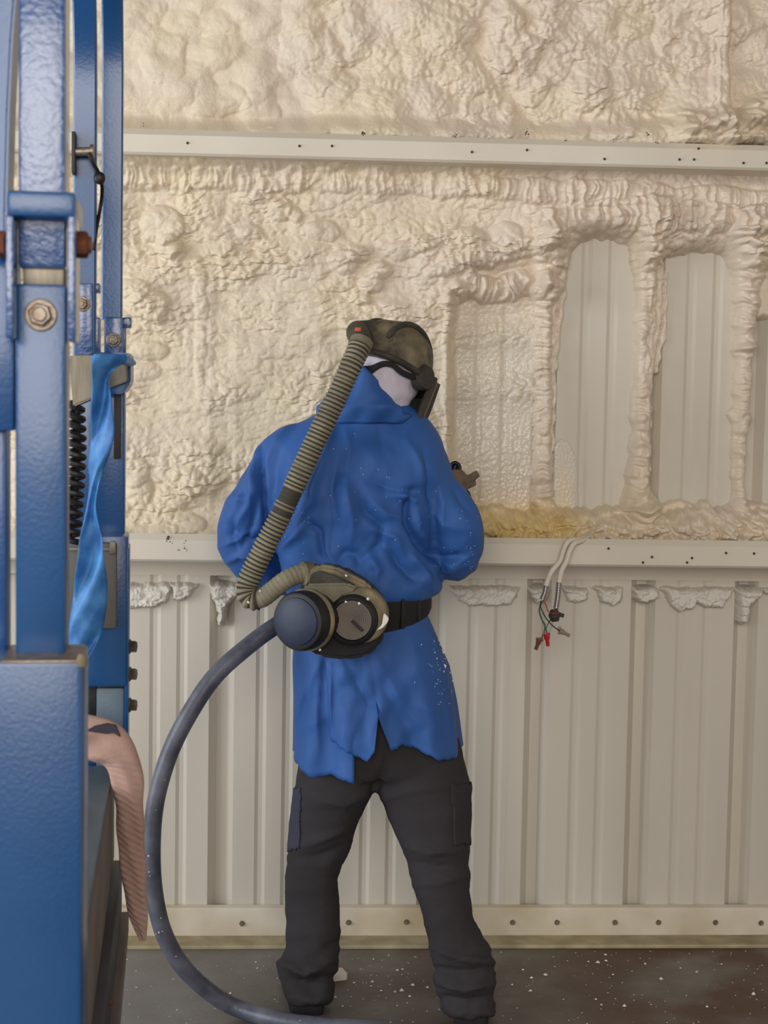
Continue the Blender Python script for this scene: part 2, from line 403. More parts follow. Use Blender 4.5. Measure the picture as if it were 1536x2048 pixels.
def screws(g, pts, r=.0024):
    L = root_loc(g)
    p0 = None
    for (px, py) in pts:
        p = W(px, py, -.2035)
        if p0 is None:
            m = MB(); m.hexbolt(p, (0, -1, 0), r, .004, washer=r*1.5, shank=False); s0 = m.build('screw', 'dark_hole', g, ang=30); p0 = p
        else:
            copy_part(s0, g, p-p0)
screws(gu, [(375, 286), (599, 292), (664, 292), (944, 304), (1054, 300), (1209, 318), (1359, 319), (1388, 319), (1487, 326), (1533, 326), (1397, 297)])
screws(gl, [(1217, 1097), (1286, 1125), (1304, 1114), (1384, 1116), (1374, 1125), (1452, 1106), (1508, 1107)])
# base trim with its ledge
bt = thing('baseboard_back', 'cream steel base channel with screws along the wall foot', None, (0, -.03, 0), kind='structure')
zt = W(1300, 1814, -.012).z; zf = W(1300, 1872, -.02).z
R = []
for X in np.linspace(-2.1, 2.4, 31):
    R.append([(X, -.002, zt+.004), (X, -.018, zt), (X, -.020, zt-.006), (X, -.020, zf), (X, -.002, zf)])
MB().rings(R).build('face_plate', 'base', bt, ang=25)
mb = MB(); mb.box((-2.1, -.1, 0), (2.4, -.002, max(zf, .012)), .004); mb.build('ledge', 'ledge', bt, smooth=False)
sc = None
for px, py in [(484, 1847), (697, 1845), (813, 1844), (1025, 1845), (1114, 1845), (1230, 1845), (1317, 1845), (1431, 1845), (1522, 1846), (330, 1847)]:
    p = W(px, py, -.0205)
    if sc is None:
        m = MB(); m.hexbolt(p, (0, -1, 0), .0045, .006, washer=.008); sc = m.build('screw', 'steel', bt, ang=30); sp = p
    else: copy_part(sc, bt, p-sp)

# ------------------------------------------------------------------ spray foam
def bead(x, y, pts, seed, rip=.35, wl=16.0, hscale=1.0):
    """caterpillar bead of foam: rounded section, ripples across its length. height in m"""
    wx = x+6*perlin(x/30, y/30, seed+5); wy = y+6*perlin(x/30, y/30, seed+6)
    D, s, r = line_dist(wx, wy, pts)
    r = r*(1+.22*perlin(s/38, s*0+.5, seed)+.10*perlin(s/15, s*0+.5, seed+3))
    q = np.clip(1-(D/r)**2, 0, 1)**.5
    wob = s+4*perlin(x/25, y/25, seed+9)
    rp = np.abs(perlin(wob/wl, D*0+.5+D/60, seed+1))*1.8
    return np.where(D < r, r*.00143*(.75*q+rip*rp*q), 0)*hscale, D < r

BAY1 = [(1165, 492), (1190, 480), (1240, 481), (1268, 492), (1273, 560), (1272, 700), (1266, 850), (1256, 950), (1240, 1010), (1190, 1030), (1150, 1035), (1118, 1020), (1113, 950), (1116, 860), (1122, 760), (1130, 620), (1146, 540)]
BAY2 = [(1345, 514), (1400, 505), (1450, 509), (1464, 530), (1473, 620), (1475, 760), (1472, 900), (1468, 1000), (1440, 1016), (1370, 990), (1330, 1000), (1312, 960), (1310, 870), (1322, 760), (1343, 640), (1347, 560)]
BAY3 = [(1700, 640), (1530, 640), (1520, 800), (1507, 950), (1508, 1000), (1700, 1000)]
THIN = [(922, 588), (1000, 602), (1066, 592), (1080, 640), (1076, 800), (1074, 1000), (1100, 1032), (1040, 1045), (930, 1045), (915, 900), (914, 700)]
def lower_foam(X, Z):
    pp = P(np.stack([X.ravel(), np.full(X.size, -.07), Z.ravel()], 1)); x = pp[:, 0].reshape(X.shape); y = pp[:, 1].reshape(X.shape)
    wx = x+9*fbm(x/50, y/50, 1, 3); wy = y+9*fbm(x/50, y/50, 2, 3)
    # thickness of the main coat
    right = sst(880, 960, x)*sst(470, 560, y)
    T = .072*(1-right)+.020*right
    T = T+.016*fbm(x/190, y/120, 3, 2)*(1-.8*right)
    # bare bays and the thin wet pocket
    jx = x+3*perlin(x/14, y/14, 4); jy = y+3*perlin(x/14, y/22, 5)
    db = -np.maximum(np.maximum(poly_sd(jx, jy, BAY1), poly_sd(jx, jy, BAY2)), poly_sd(jx, jy, BAY3))
    w = 16+26*sst(540, 470, y)
    prof = 1-(1-np.clip(db/w, 0, 1))**2
    dt = -poly_sd(wx*.4+x*.6, wy*.4+y*.6, THIN)
    pthin = sst(-4, 24, dt)
    # lumps: rows of small pillows, bigger pillows and crumbs
    amp = 1-.75*right
    big = dome(wx/66, wy/40, 11)*sst(-.25, .5, fbm(x/170, y/90, 12, 2))
    mid = dome(wx/24+.3*big, wy/15-.4*big, 13)
    sml = dome(x/13+.5*fbm(x/25, y/25, 14, 2), y/8.5+.5*fbm(x/25, y/25, 15, 2), 16)
    creas = np.abs(fbm(wx/36, wy/20, 17, 4))
    rough = .45+.9*sst(-.35, .6, fbm(x/140, y/110, 18, 2))
    rows_ = .5+.5*np.sin(2*np.pi*(y+10*fbm(x/80, y/36, 71, 3))/27); rows_ = rows_*(.35+.65*sst(-.3, .4, fbm(x/70, y/30, 72, 2)))
    flat = 1-.45*sst(1000, 250, x)*sst(560, 700, y)
    L = (.011*big*flat+.0100*mid*rough+.0044*sml*rough+.0045*creas*rough+.0075*rows_*rough*sst(430, 520, y))*amp
    # faint ribs telegraphing through on the left
    rib = panel_y(X)/RIBD
    L = L*(1-.22*sst(520, 640, y))
    L = L-.005*rib*sst(500, 560, y)*(1-right)
    h = T+L
    # pillows placed by eye
    for cx, cy, r, a, sq in [(325, 445, 44, .034, .9), (340, 490, 26, .026, 1), (355, 500, 18, .018, 1), (300, 605, 46, .020, .6), (270, 575, 36, .018, .7), (300, 700, 40, .014, .5), (290, 740, 34, .012, .6),
                         (560, 415, 26, .024, 1), (590, 425, 18, .018, 1), (690, 520, 34, .030, .8), (715, 505, 22, .024, 1), (745, 565, 26, .026, .8), (720, 590, 22, .020, .8), (760, 540, 24, .022, .8),
                         (500, 460, 30, .015, .5), (640, 460, 40, .018, .5), (800, 500, 36, .020, .6), (850, 480, 30, .018, .6), (280, 975, 30, .018, 1), (265, 940, 36, .014, 1), (350, 985, 40, .012, .7), (390, 960, 30, .012, .8),
                         (380, 1045, 34, .016, .6), (330, 1055, 30, .014, .6), (940, 470, 32, .02, .7), (1010, 465, 34, .02, .7), (1290, 1028, 36, .055, 1.0)]:
        q = np.clip(1-((wx*.5+x*.5-cx)/r)**2-((wy*.5+y*.5-cy)/(r*sq))**2, 0, 1)
        h = h+a*np.sqrt(q)
    hf = -.05+(h+.05)*prof
    # thin coat follows the sheet
    bands = np.exp(-((y-665)/26)**2)+np.exp(-((y-778)/26)**2)*(.6+.6*sst(980, 1060, x))+.9*sst(635, 590, y)+.35*np.exp(-((y-910)/40)**2)
    thin = -panel_y(X)+.004+.0042*dome(x/11+.4*fbm(x/20, y/20, 21, 2), y/8+.4*fbm(x/20, y/20, 22, 2), 23)*(.35+bands)+.010*bands*(.4+dome(wx/26, wy/16, 24))
    thin = thin+.0030*dome(x/8., y/8., 25)*sst(830, 960, y)
    h2 = thin*(1-pthin)+hf*pthin
    # beads
    for pts, seed, rip, wl, hs in [
        ([(1102, 470, 34), (1092, 560, 27), (1091, 640, 21), (1090, 720, 19), (1092, 800, 20), (1091, 880, 17), (1090, 950, 21), (1095, 1002, 19)], 31, .55, 15, 1.25),
        ([(1296, 480, 36), (1297, 540, 24), (1294, 600, 16), (1292, 700, 15), (1289, 800, 18), (1286, 900, 20), (1284, 960, 23), (1287, 1015, 38), (1288, 1050, 28)], 32, .45, 17, 1.3),
        ([(1314, 560, 9), (1309, 700, 8), (1305, 880, 8), (1303, 960, 8)], 36, .3, 9, 1.3),
        ([(1505, 450, 44), (1506, 540, 30), (1502, 620, 25), (1497, 720, 21), (1492, 820, 19), (1488, 900, 16), (1486, 970, 12), (1490, 1020, 22)], 33, .5, 15, 1.3),
        ([(200, 356, 22), (500, 360, 21), (800, 366, 23), (1000, 376, 22), (1100, 384, 27), (1300, 390, 23), (1600, 402, 24)], 34, .35, 11, 1.0),
        ([(1090, 440, 26), (1180, 432, 32), (1300, 428, 34), (1420, 436, 34), (1600, 450, 34)], 35, .7, 24, 1.1),
        ([(1110, 478, 20), (1050, 490, 20), (980, 512, 20), (900, 528, 18), (860, 545, 12)], 37, .5, 14, 1.2),
        ([(1110, 575, 26), (1050, 560, 30), (1000, 578, 26), (940, 568, 30), (900, 590, 22)], 38, .7, 20, 1.2),
        ([(900, 600, 14), (898, 760, 13), (896, 900, 12), (900, 1000, 14)], 39, .3, 12, 1.2),
        ([(398, 520, 13), (404, 640, 12), (399, 740, 11), (402, 800, 6)], 40, .8, 12, .38),
        ([(1138, 520, 8), (1124, 640, 7), (1114, 760, 6), (1112, 900, 5)], 44, .3, 8, 1.3),
        ([(1342, 540, 5), (1340, 640, 5), (1322, 740, 5)], 45, .3, 8, 1.2),
    ]:
        hb, ins = bead(x, y, pts, seed, rip, wl, hs)
        base = np.where(h2 < .0, .004, h2)
        h2 = np.where(ins, np.maximum(h2, np.where(h2 < .03, base*.6+hb+.006, h2+hb*.75)), h2)
    # bulging roll along the lower girt
    low = sst(1000, 1062, y)
    lr = dome(wx/36, wy/34, 51)*.034+dome(wx/17, wy/16, 52)*.016+.014*np.abs(fbm(wx/22, wy/22, 53, 3))
    swirl = np.abs(np.sin(np.hypot(x-1372, (y-1045)*1.2)/6.0))*.008*np.exp(-(np.hypot(x-1372, y-1045)/42)**2)
    rl = sst(905, 960, x)
    edge = 1012+16*perlin(x/40, x*0+.3, 54)+10*perlin(x/13, x*0+.3, 55)
    inside = sst(edge-4, edge+14, y)*rl
    roll = (.015+.06*low+lr*(.5+low)+swirl)
    h2 = np.where(inside > 0, np.maximum(h2, -.05+(roll+.05)*inside**.7), h2)
    h2 = h2+.05*sst(1030, 1085, y)*(1-rl)
    # thin skin creeping up the first bay bottom
    skin = -panel_y(X)+.0014
    wet1 = poly_sd(x, y, [(1104, 930), (1116, 890), (1130, 876), (1146, 882), (1158, 905), (1166, 950), (1168, 1060), (1104, 1060)])
    h2 = np.where((wet1 > 0) & (h2 < skin), skin+.0012*dome(x/6, y/6, 56)*sst(930, 990, y), h2)
    # underside of upper girt: thick shelf
    h2 = h2+.085*sst(356, 316, y)
    # tones: r aged yellow, g fresh, b wet gloss
    yel = np.clip(.45+.55*fbm(x/150, y/120, 61, 3)+.25*sst(900, 400, x)-.5*sst(950, 1150, x)*sst(1000, 900, y), 0, 1)
    fresh = sst(1040, 965, np.abs(x-1040)+np.abs(y-1045)*0+940)*0
    fresh = np.exp(-np.clip((np.abs(x-1050)-85)/45, 0, 9)**2)*sst(975, 1040, y)*.95
    fresh = np.maximum(fresh, .38*sst(0, 26, wet1)*sst(870, 990, y))
    fresh = np.maximum(fresh, .30*sst(930, 1010, y)*(1-pthin)); fresh = fresh*(1-.55*sst(1120, 1200, x))
    fresh = np.maximum(fresh, .22*sst(1000, 1050, y)*sst(1180, 1300, x)*(.5+.5*fbm(x/60, y/40, 62, 2)))
    wet = np.maximum((1-pthin)*sst(600, 760, y), sst(960, 1020, y)*np.exp(-np.clip((np.abs(x-1045)-100)/40, 0, 9)**2))
    wet = np.maximum(wet, sst(-6, 6, wet1)); wet = np.maximum(wet, .55*sst(830, 960, x)*sst(500, 580, y))
    pan = np.maximum(np.where(wet1 > 0, 1-sst(0, 40, wet1)*sst(880, 1010, y), 0), .55*(1-pthin)*sst(590, 700, y)*(1-sst(960, 1030, y)))
    pan = pan*(h2 < .02)
    return h2, L*(1-inside)+.15*lr*inside, yel, fresh, wet, pan
def upper_foam(X, Z):
    pp = P(np.stack([X.ravel(), np.full(X.size, -.09), Z.ravel()], 1)); x = pp[:, 0].reshape(X.shape); y = pp[:, 1].reshape(X.shape)
    wx = x+12*fbm(x/60, y/60, 101, 3); wy = y+12*fbm(x/60, y/60, 102, 3)
    rgh = sst(420, 950, x+140*fbm(x/200, y/150, 103, 2)); rgh = .22+.78*rgh
    T = .085+.026*fbm(x/230, y/170, 104, 2)+.007*fbm(x/70, y/70, 108, 2)
    big = dome(wx/95, wy/80, 105)*.024
    mid = dome(wx/21+.2*fbm(x/30, y/30, 111, 2), wy/19, 106)*(.3+.7*sst(-.2, .5, fbm(x/130, y/110, 112, 2)))
    sml = dome(x/12+.5*fbm(x/25, y/25, 114, 2), y/10+.5*fbm(x/25, y/25, 115, 2), 116)
    creas = np.abs(fbm(wx/45, wy/45, 117, 4))
    L = big*(.4+.6*rgh)+(.0115*mid+.0052*sml+.006*creas)*rgh
    # folded tongues of foam near the middle
    for cx, cy, r, a, sq in [(1010, 60, 46, .03, 1.6), (1055, 95, 26, .026, 1.7), (1060, 165, 40, .022, .9), (1170, 150, 42, .026, .8), (900, 60, 60, .015, 1.0), (620, 110, 70, .02, 1.0), (520, 215, 40, .016, 1.2), (440, 195, 60, .012, .6), (330, 110, 45, .012, 1.4), (700, 60, 50, .018, 1.2)]:
        L = L+a*np.sqrt(np.clip(1-((wx-cx)/r)**2-((wy-cy)/(r*sq))**2, 0, 1))
    # fan of radial fingers at the lower middle
    dx = x-1235; dy = y-185; ang = np.arctan2(dx, np.abs(dy)+8); rad = np.hypot(dx, dy*1.2)
    L = L+.010*np.abs(np.sin(ang*9+2*perlin(x/40, y/40, 119)))*np.exp(-((rad-55)/38)**2)*sst(-30, 30, dy)
    h = T+L
    # sprayed-over cable runs
    for pts, seed, hs in [([(1438, -260, 13), (1446, 60, 13), (1440, 200, 15), (1436, 245, 20)], 121, 1.6), ([(1426, -260, 10), (1430, 90, 9), (1422, 200, 10), (1418, 240, 14)], 122, 1.0)]:
        D, s, r = line_dist(x+2*perlin(x/40, y/40, seed), y, pts)
        h = np.where(D < r, h+r*.00143*hs*np.sqrt(np.clip(1-(D/r)**2, 0, 1)), h)
    # torn, curled bits over the girt
    torn = np.exp(-np.clip((np.abs(x-1425)-55)/30, 0, 9)**2)*sst(205, 240, y)*sst(300, 280, y)
    tt = dome(wx/30, wy/34, 131)
    h = h+torn*(.03+.07*tt*(.4+.6*sst(-.2, .3, perlin(x/34, y/34, 132))))
    t2 = np.exp(-np.clip((np.hypot(x-1510, (y-225+.45*(x-1500))*1.6)-25)/22, 0, 9)**2)
    h = h+t2*(.03+.06*dome(wx/22, wy/22, 133))
    h = h+.055*sst(225, 272, y)
    yel = np.clip(.45+.7*fbm(x/170, y/150, 141, 3)+.25*sst(120, 250, y)-.25*sst(700, 1100, x), 0, 1)
    return h, L, yel, np.zeros_like(h), .15*sst(900, 1300, x), np.zeros_like(h)

def foam_sheet(name, fn, x0, x1, z0, z1, step, label, cat, material='foam', cull=-.036):
    nx = int((x1-x0)/step)+1; nz = int((z1-z0)/step)+1
    X, Z = np.meshgrid(np.linspace(x0, x1, nx), np.linspace(z0, z1, nz))
    h, L, yel, fr, wet, pan = fn(X, Z)
    ix = np.arange(nx*nz).reshape(nz, nx)
    a, b, c, d = ix[:-1, :-1].ravel(), ix[:-1, 1:].ravel(), ix[1:, 1:].ravel(), ix[1:, :-1].ravel()
    hr = h.ravel(); keep = (np.maximum(np.maximum(hr[a], hr[b]), np.maximum(hr[c], hr[d])) > cull)
    q = np.stack([a, b, c, d], 1)[keep]
    used = np.unique(q); remap = np.full(nx*nz, -1); remap[used] = np.arange(len(used)); q = remap[q]
    droop = np.clip(L, 0, .05)*.55*sst(0, .05, z1-Z)*sst(0, .03, Z-z0)
    co = np.stack([X.ravel(), -hr, (Z-droop).ravel()], 1)[used]
    me = bpy.data.meshes.new(name); me.vertices.add(len(used)); me.vertices.foreach_set('co', co.ravel())
    me.loops.add(q.size); me.loops.foreach_set('vertex_index', q.ravel().astype(np.int32))
    me.polygons.add(len(q)); me.polygons.foreach_set('loop_start', (np.arange(len(q))*4).astype(np.int32)); me.polygons.foreach_set('loop_total', np.full(len(q), 4, np.int32))
    me.update(); me.validate()
    at = me.attributes.new('tone', 'FLOAT_COLOR', 'POINT')
    cc = np.stack([yel.ravel(), fr.ravel(), wet.ravel(), pan.ravel()], 1)[used]
    at.data.foreach_set('color', cc.astype(np.float32).ravel())
    o = link(name, me, material, ang=180); tag(o, label, cat); return o
foam_sheet('spray_foam', lower_foam, -1.32, 1.42, ZLB+.005, ZUB+.004, .0031, 'lumpy cream spray foam between the two girts with bare bays and a wet patch', 'insulation foam')
foam_sheet('spray_foam', upper_foam, -1.32, 1.42, ZUB+.005, 2.95, .0034, 'cream spray foam above the upper girt, smooth to rough, with buried cables', 'insulation foam')

# old overspray hanging under the lower girt, each lump its own object
def overspray(poly, label, seed, T=.022, tail=False):
    ps = np.array([tuple(W(px, py, -.012)) for px, py in poly]); x0, x1 = ps[:, 0].min()-.005, ps[:, 0].max()+.005; z0, z1 = ps[:, 2].min()-.005, ps[:, 2].max()+.005
    def fn(X, Z):
        pp = P(np.stack([X.ravel(), np.full(X.size, -.012), Z.ravel()], 1)); x = pp[:, 0].reshape(X.shape); y = pp[:, 1].reshape(X.shape)
        jx = x+3*fbm(x/16, y/16, seed, 3); jy = y+3*fbm(x/16, y/16, seed+1, 3)
        d = poly_sd(jx, jy, poly); pr = 1-(1-np.clip((d+5)/13, 0, 1))**2
        L = .010*dome(jx/30, jy/22, seed+2)+.006*np.abs(fbm(jx/12, jy/12, seed+3, 3))
        if tail: L = L+.006*np.abs(np.sin(y/5.0))
        h = np.where(d > -10, -.045+(T+L+.045)*pr, -.1)
        h = np.minimum(h, .004+.9*np.maximum(T+L, 0)*1.0)
        z = np.zeros_like(h); return h, L, z+.1, z, z, z
    o = foam_sheet('foam_lump', fn, x0, x1, z0, z1, .0022, label, 'foam lump', 'drip'); o['group'] = 'overspray lumps under the lower girt'
TOP = 1166
overspray([(200, TOP), (200, 1212), (262, 1217), (305, 1215), (335, 1200), (345, 1180), (345, TOP)], 'long ragged foam lump under the lower girt beside the blue lift', 201)
overspray([(338, TOP), (345, 1195), (358, 1203), (378, 1192), (396, 1172), (398, TOP)], 'small rounded foam lump between the lift-side lump and the icicle', 211)
overspray([(414, TOP), (424, 1190), (434, 1215), (438, 1250), (444, 1252), (452, 1215), (466, 1195), (500, 1178), (520, TOP)], 'foam icicle tapering down the ribs behind the corrugated hose', 221, .02, True)
overspray([(896, TOP+6), (905, 1192), (935, 1208), (985, 1214), (1015, 1210), (1035, 1195), (1042, TOP+8)], 'broad shallow foam lump just right of the worker\'s waist', 231)
overspray([(1055, TOP+6), (1062, 1190), (1075, 1206), (1092, 1200), (1102, TOP+8)], 'foam lump directly behind the dangling electrical conduits', 241)
overspray([(1118, TOP+6), (1130, 1186), (1134, 1200), (1150, 1206), (1172, 1200), (1180, 1185), (1176, TOP+8)], 'squarish foam lump just right of the dangling conduits', 251)
overspray([(1180, TOP+6), (1196, 1186), (1206, 1205), (1228, 1214), (1242, 1200), (1248, TOP+10)], 'rounded foam lump two along from the dangling conduits', 261)
overspray([(1262, TOP+8), (1268, 1195), (1282, 1206), (1300, 1205), (1318, 1190), (1318, TOP+10)], 'smooth foam pad filling one wall rib under the bulbous foam column', 271)
overspray([(1318, TOP+8), (1332, 1190), (1338, 1208), (1360, 1224), (1384, 1216), (1394, 1205), (1425, 1214), (1444, 1212), (1462, 1190), (1468, TOP+10)], 'wide jagged double foam lump with a ragged lower edge', 281)
overspray([(1470, TOP+10), (1476, 1200), (1480, 1240), (1486, 1250), (1494, 1240), (1502, 1205), (1526, 1185), (1530, TOP+10)], 'foam icicle with stacked rings at the far end of the girt', 291, .024, True)
overspray([(1524, TOP+10), (1530, 1188), (1560, 1195), (1600, 1190), (1600, TOP+12)], 'foam lump at the edge of the view past the ringed icicle', 301)

# ------------------------------------------------------------------ helpers for soft shapes
def remesh(mb, voxel, smooth=4):
    me = mb.mesh('tmp'); o = bpy.data.objects.new('tmp', me); COL.objects.link(o)
    m = o.modifiers.new('r', 'REMESH'); m.mode = 'VOXEL'; m.voxel_size = voxel
    if smooth:
        s = o.modifiers.new('s', 'SMOOTH'); s.factor = .5; s.iterations = smooth
    dg = bpy.context.evaluated_depsgraph_get(); ev = o.evaluated_get(dg); em = bpy.data.meshes.new_from_object(ev)
    bpy.data.objects.remove(o); bpy.data.meshes.remove(me)
    return em
def arr(me):
    a = np.empty(len(me.vertices)*3); me.vertices.foreach_get('co', a)
    n = np.empty(len(me.vertices)*3); me.vertex_normals.foreach_get('vector', n)
    return a.reshape(-1, 3), n.reshape(-1, 3)
def setco(me, a): me.vertices.foreach_set('co', np.ascontiguousarray(a).ravel()); me.update()
def rebase(me, parent):
    a, _ = arr(me); setco(me, a-np.array(root_loc(parent)))
def folds(pp, lst):
    """creases: polylines (photo-measured), width px, height m (negative = valley)"""
    d = np.zeros(len(pp))
    for pts, w, a in lst:
        D, s, _ = line_dist(pp[:, 0], pp[:, 1], [(x, y, 1) for x, y in pts])
        L = sum(math.hypot(b[0]-c[0], b[1]-c[1]) for b, c in zip(pts[:-1], pts[1:]))
        d += 1.35*a*(.45*np.exp(-(D/w)**2)+.75*np.exp(-D/(w*.75)))*(.35+.65*np.sin(np.clip(s/L, 0, 1)*PI))
    return d
def crumple(x, y, seed, amp, dirs):
    d = np.zeros(len(x))
    for i, (ang, wl, k) in enumerate(dirs):
        u = (x*math.cos(ang)+y*math.sin(ang))/wl+.55*fbm(x/150, y/150, seed+i*7, 2); m = .15+.85*sst(-.15, .45, fbm(x/120, y/120, seed+50+i*5, 2))
        d += k*m*(np.abs((u % 1)-.5)*4-1)
    return d*amp
def xring(py, xl, xr, Y, dep, n=36, pw=2.3, tilt=0):
    """elliptic ring between two outline pixels at depth Y, half-depth dep"""
    a = W(xl, py+tilt, Y); b = W(xr, py-tilt, Y); c = (a+b)/2; h = (b-a)/2; out = []
    for k in range(n):
        t = 2*PI*k/n; ct, st = math.cos(t), math.sin(t)
        q = (abs(ct)**pw+abs(st)**pw)**(-1/pw)
        out.append(c+h*(ct*q)+Vector((0, dep*st*q, 0)))
    return out
def resample(rows, n=4):
    return [tuple(r) for r in smooth_path(rows, n)]

# ------------------------------------------------------------------ blue lift at the left
RZ = math.radians(5.0)
lift = thing('personnel_lift', 'blue painted steel lift mast with bolted posts at the left side', 'lift', tuple(WF(80, 2300)))
lift.location.z = 0
def lb(mb, x0, y0, x1, y1, Y, th, bev=.004, rz=RZ):
    a = W(x0, (y0+y1)/2, Y); b = W(x1, (y0+y1)/2, Y); t = W((x0+x1)/2, y0, Y); u = W((x0+x1)/2, y1, Y)
    return mb.box((a.x, Y, max(u.z, 0)), (b.x, Y+th, t.z), bev, rz, pivot=((a.x+b.x)/2, Y, 0))
def lpart(name, m, *boxes, ang=35, label=None, parent=lift):
    mb = MB()
    for b in boxes: lb(mb, *b)
    return mb.build(name, m, parent, ang=ang, label=label)
def ppoly(pts, Y): return [W(x, y, Y) for x, y in pts]
lpart('upper_mast', 'lift_rough', (37, -120, 131, 536, -2.330, .076, .006))
lpart('inner_sleeve', 'alu', (46, 528, 128, 575, -2.320, .06, .003))
lpart('lower_mast', 'lift', (31, 567, 131, 1345, -2.330, .076, .006))
lpart('collar', 'lift', (14, 381, 151, 433, -2.375, .15, .006))
lpart('side_plate', 'lift_rough', (11, 430, 27, 676, -2.370, .09, .003))
lpart('side_plate', 'lift_rough', (135, 430, 151, 682, -2.370, .09, .003))
mb = MB(); mb.prism(ppoly([(-60, -120), (36, -120), (31, 0), (25, 80), (18, 220), (13, 420), (12, 520), (-60, 520)], -2.280), (0, .05, 0), .004); mb.build('side_tube', 'lift', lift, ang=35)
lpart('side_sleeve', 'lift', (-70, 500, 28, 862, -2.300, .09, .006))
lpart('side_post', 'lift', (-70, 850, 12, 1330, -2.280, .06, .006))
lpart('outer_mast', 'lift', (-70, 1324, 162, 2700, -2.390, .14, .007))
lpart('worn_lip', 'steel', (2, 1321, 160, 1327, -2.388, .13, .002), label='scraped bare top edge')
mb = MB(); mb.lathe(W(164, 1317, -2.380), (0, 0, 1), [(-.01, .006), (0, .007), (.006, .004)], 10); mb.build('weld_bead', 'tan', lift)
p = W(82, 630, -2.330); mb = MB(); mb.hexbolt(p, (0.05, -1, 0), .0155, .012, washer=.0208, shank=False); mb.lathe(p+Vector((.0007, -.0148, 0)), (0.05, -1, 0), [(0, .0095), (.003, .0095), (.004, .008)], 20); mb.build('bolt', 'steel', lift, ang=30)
p = W(150, 489, -2.330); mb = MB(); mb.hexbolt(p, (1, 0.08, 0), .0175, .017, shank=False); mb.lathe(p+Vector((.017, .0013, 0)), (1, .08, 0), [(0, .011), (.003, .011), (.004, .009)], 14); mb.build('bolt', 'rust', lift, ang=30, label='rusty side bolt')
p = W(12, 489, -2.330); mb = MB(); mb.hexbolt(p, (-1, 0, 0), .0175, .017, shank=False); mb.build('bolt', 'rust', lift, ang=30, label='rusty side bolt')
# two rear hoop posts whose tops bend over
def rect_sweep(path, hw, ht):
    R = []
    for i, p in enumerate(path):
        a = path[max(i-1, 0)]; b = path[min(i+1, len(path)-1)]; t = (b-a).normalized(); x = Vector((math.cos(RZ), math.sin(RZ), 0)); n = t.cross(x).normalized()
        c = .15
        pr = [(-1, -1+c), (-1+c, -1), (1-c, -1), (1, -1+c), (1, 1-c), (1-c, 1), (-1+c, 1), (-1, 1-c)]
        R.append([p+x*(hw*u)+n*(ht*v) for u, v in pr])
    return MB().rings(R)
def hoop(px, ybot, ybend, Y, hw):
    b = W(px, ybend, Y); lo = W(px, ybot, Y); path = [Vector((b.x, Y, lo.z)), Vector((b.x, Y, (lo.z+b.z)/2)), Vector((b.x, Y, b.z))]
    Rb = .34
    for k in range(1, 13):
        a = k/12*PI/2; path.append(Vector((b.x+.03*(1-math.cos(a)), Y-Rb*(1-math.cos(a)), b.z+Rb*math.sin(a))))
    path.append(path[-1]+Vector((0.02, -.5, 0)))
    rect_sweep(path, hw, .02).build('hoop_post', 'lift', lift, ang=35)
hoop(171, 720, 190, -1.4, .0212); hoop(226, 640, 180, -1.22, .0206)
mb = MB(); mb.tube([W(150, 304, -1.44), W(183, 303, -1.44)], .0085, 14); mb.lathe(W(181, 303, -1.44), (1, 0, 0), [(0, .013), (.006, .013)], 14); mb.build('stud', 'steel', lift, label='bare steel stud')
lpart('stud_plate', 'wire_black', (143, 262, 151, 346, -1.45, .04, .002))
mb = MB(); mb.tube(smooth_path([tuple(W(x, y, Y)) for x, y, Y in [(176, 306, -1.455), (186, 326, -1.45), (197, 345, -1.43), (204, 372, -1.40), (203, 400, -1.38), (198, 430, -1.38), (191, 470, -1.41), (188, 500, -1.42)]], 6), .0035, 8)
mb.ell(W(199, 356, -1.43), (.011, .008, .012)); mb.build('cable', 'wire_black', lift, label='thin black cable hooked between the posts')
lpart('bracket', 'lift_rough', (153, 566, 186, 722, -1.425, .05), (184, 566, 200, 585, -1.40, .04), (183, 634, 200, 712, -1.40, .04))
lpart('bracket', 'lift_rough', (208, 634, 246, 712, -1.245, .05), (245, 634, 263, 656, -1.225, .04), (245, 650, 252, 708, -1.22, .04))
for px, py, Y in ((165, 608, -1.426), (227, 680, -1.246)):
    mb = MB(); mb.hexbolt(W(px, py, Y), (.03, -1, 0), .0105, .010, washer=.0142); mb.build('bolt', 'steel', lift, ang=30)
mb = MB(); mb.prism(ppoly([(136, 711), (192, 711), (186, 796), (146, 814)], -1.47), (0, .05, 0), .003); mb.build('socket', 'alu', lift, ang=30)
mb = MB(); mb.prism(ppoly([(182, 704), (261, 706), (261, 766), (246, 788), (190, 788)], -1.30), (0, .06, 0), .004); mb.build('socket_housing', 'lift', lift, ang=30)
mb = MB(); mb.prism(ppoly([(208, 732), (252, 724), (253, 763), (217, 777)], -1.325), (0, .03, 0), .002); mb.build('socket', 'alu', lift, ang=30)
lpart('rear_column', 'lift', (150, 782, 249, 1085, -1.27, .08, .005))
lpart('slot_shade_strip', 'wire_black', (228, 776, 242, 918, -1.2725, .02, .001))  # black strip on the face, painted shade in place of a recessed slot
lpart('lower_housing', 'lift', (143, 1072, 254, 1374, -1.33, .12, .006))
lpart('edge_plate', 'lift', (249, 1096, 257, 1492, -1.32, .10, .002))
hs = lpart('control_box', 'greybox', (126, 1086, 233, 1258, -1.352, .03, .006), label='grey brown plastic cover')
mb = MB(); lb(mb, 126, 1096, 219, 1102, -1.356, .006, .001); mb.build('seam', 'alu', hs)
mb = MB(); lb(mb, 219, 1083, 232, 1108, -1.362, .012, .003); mb.build('latch', 'alu', hs)
b0 = None
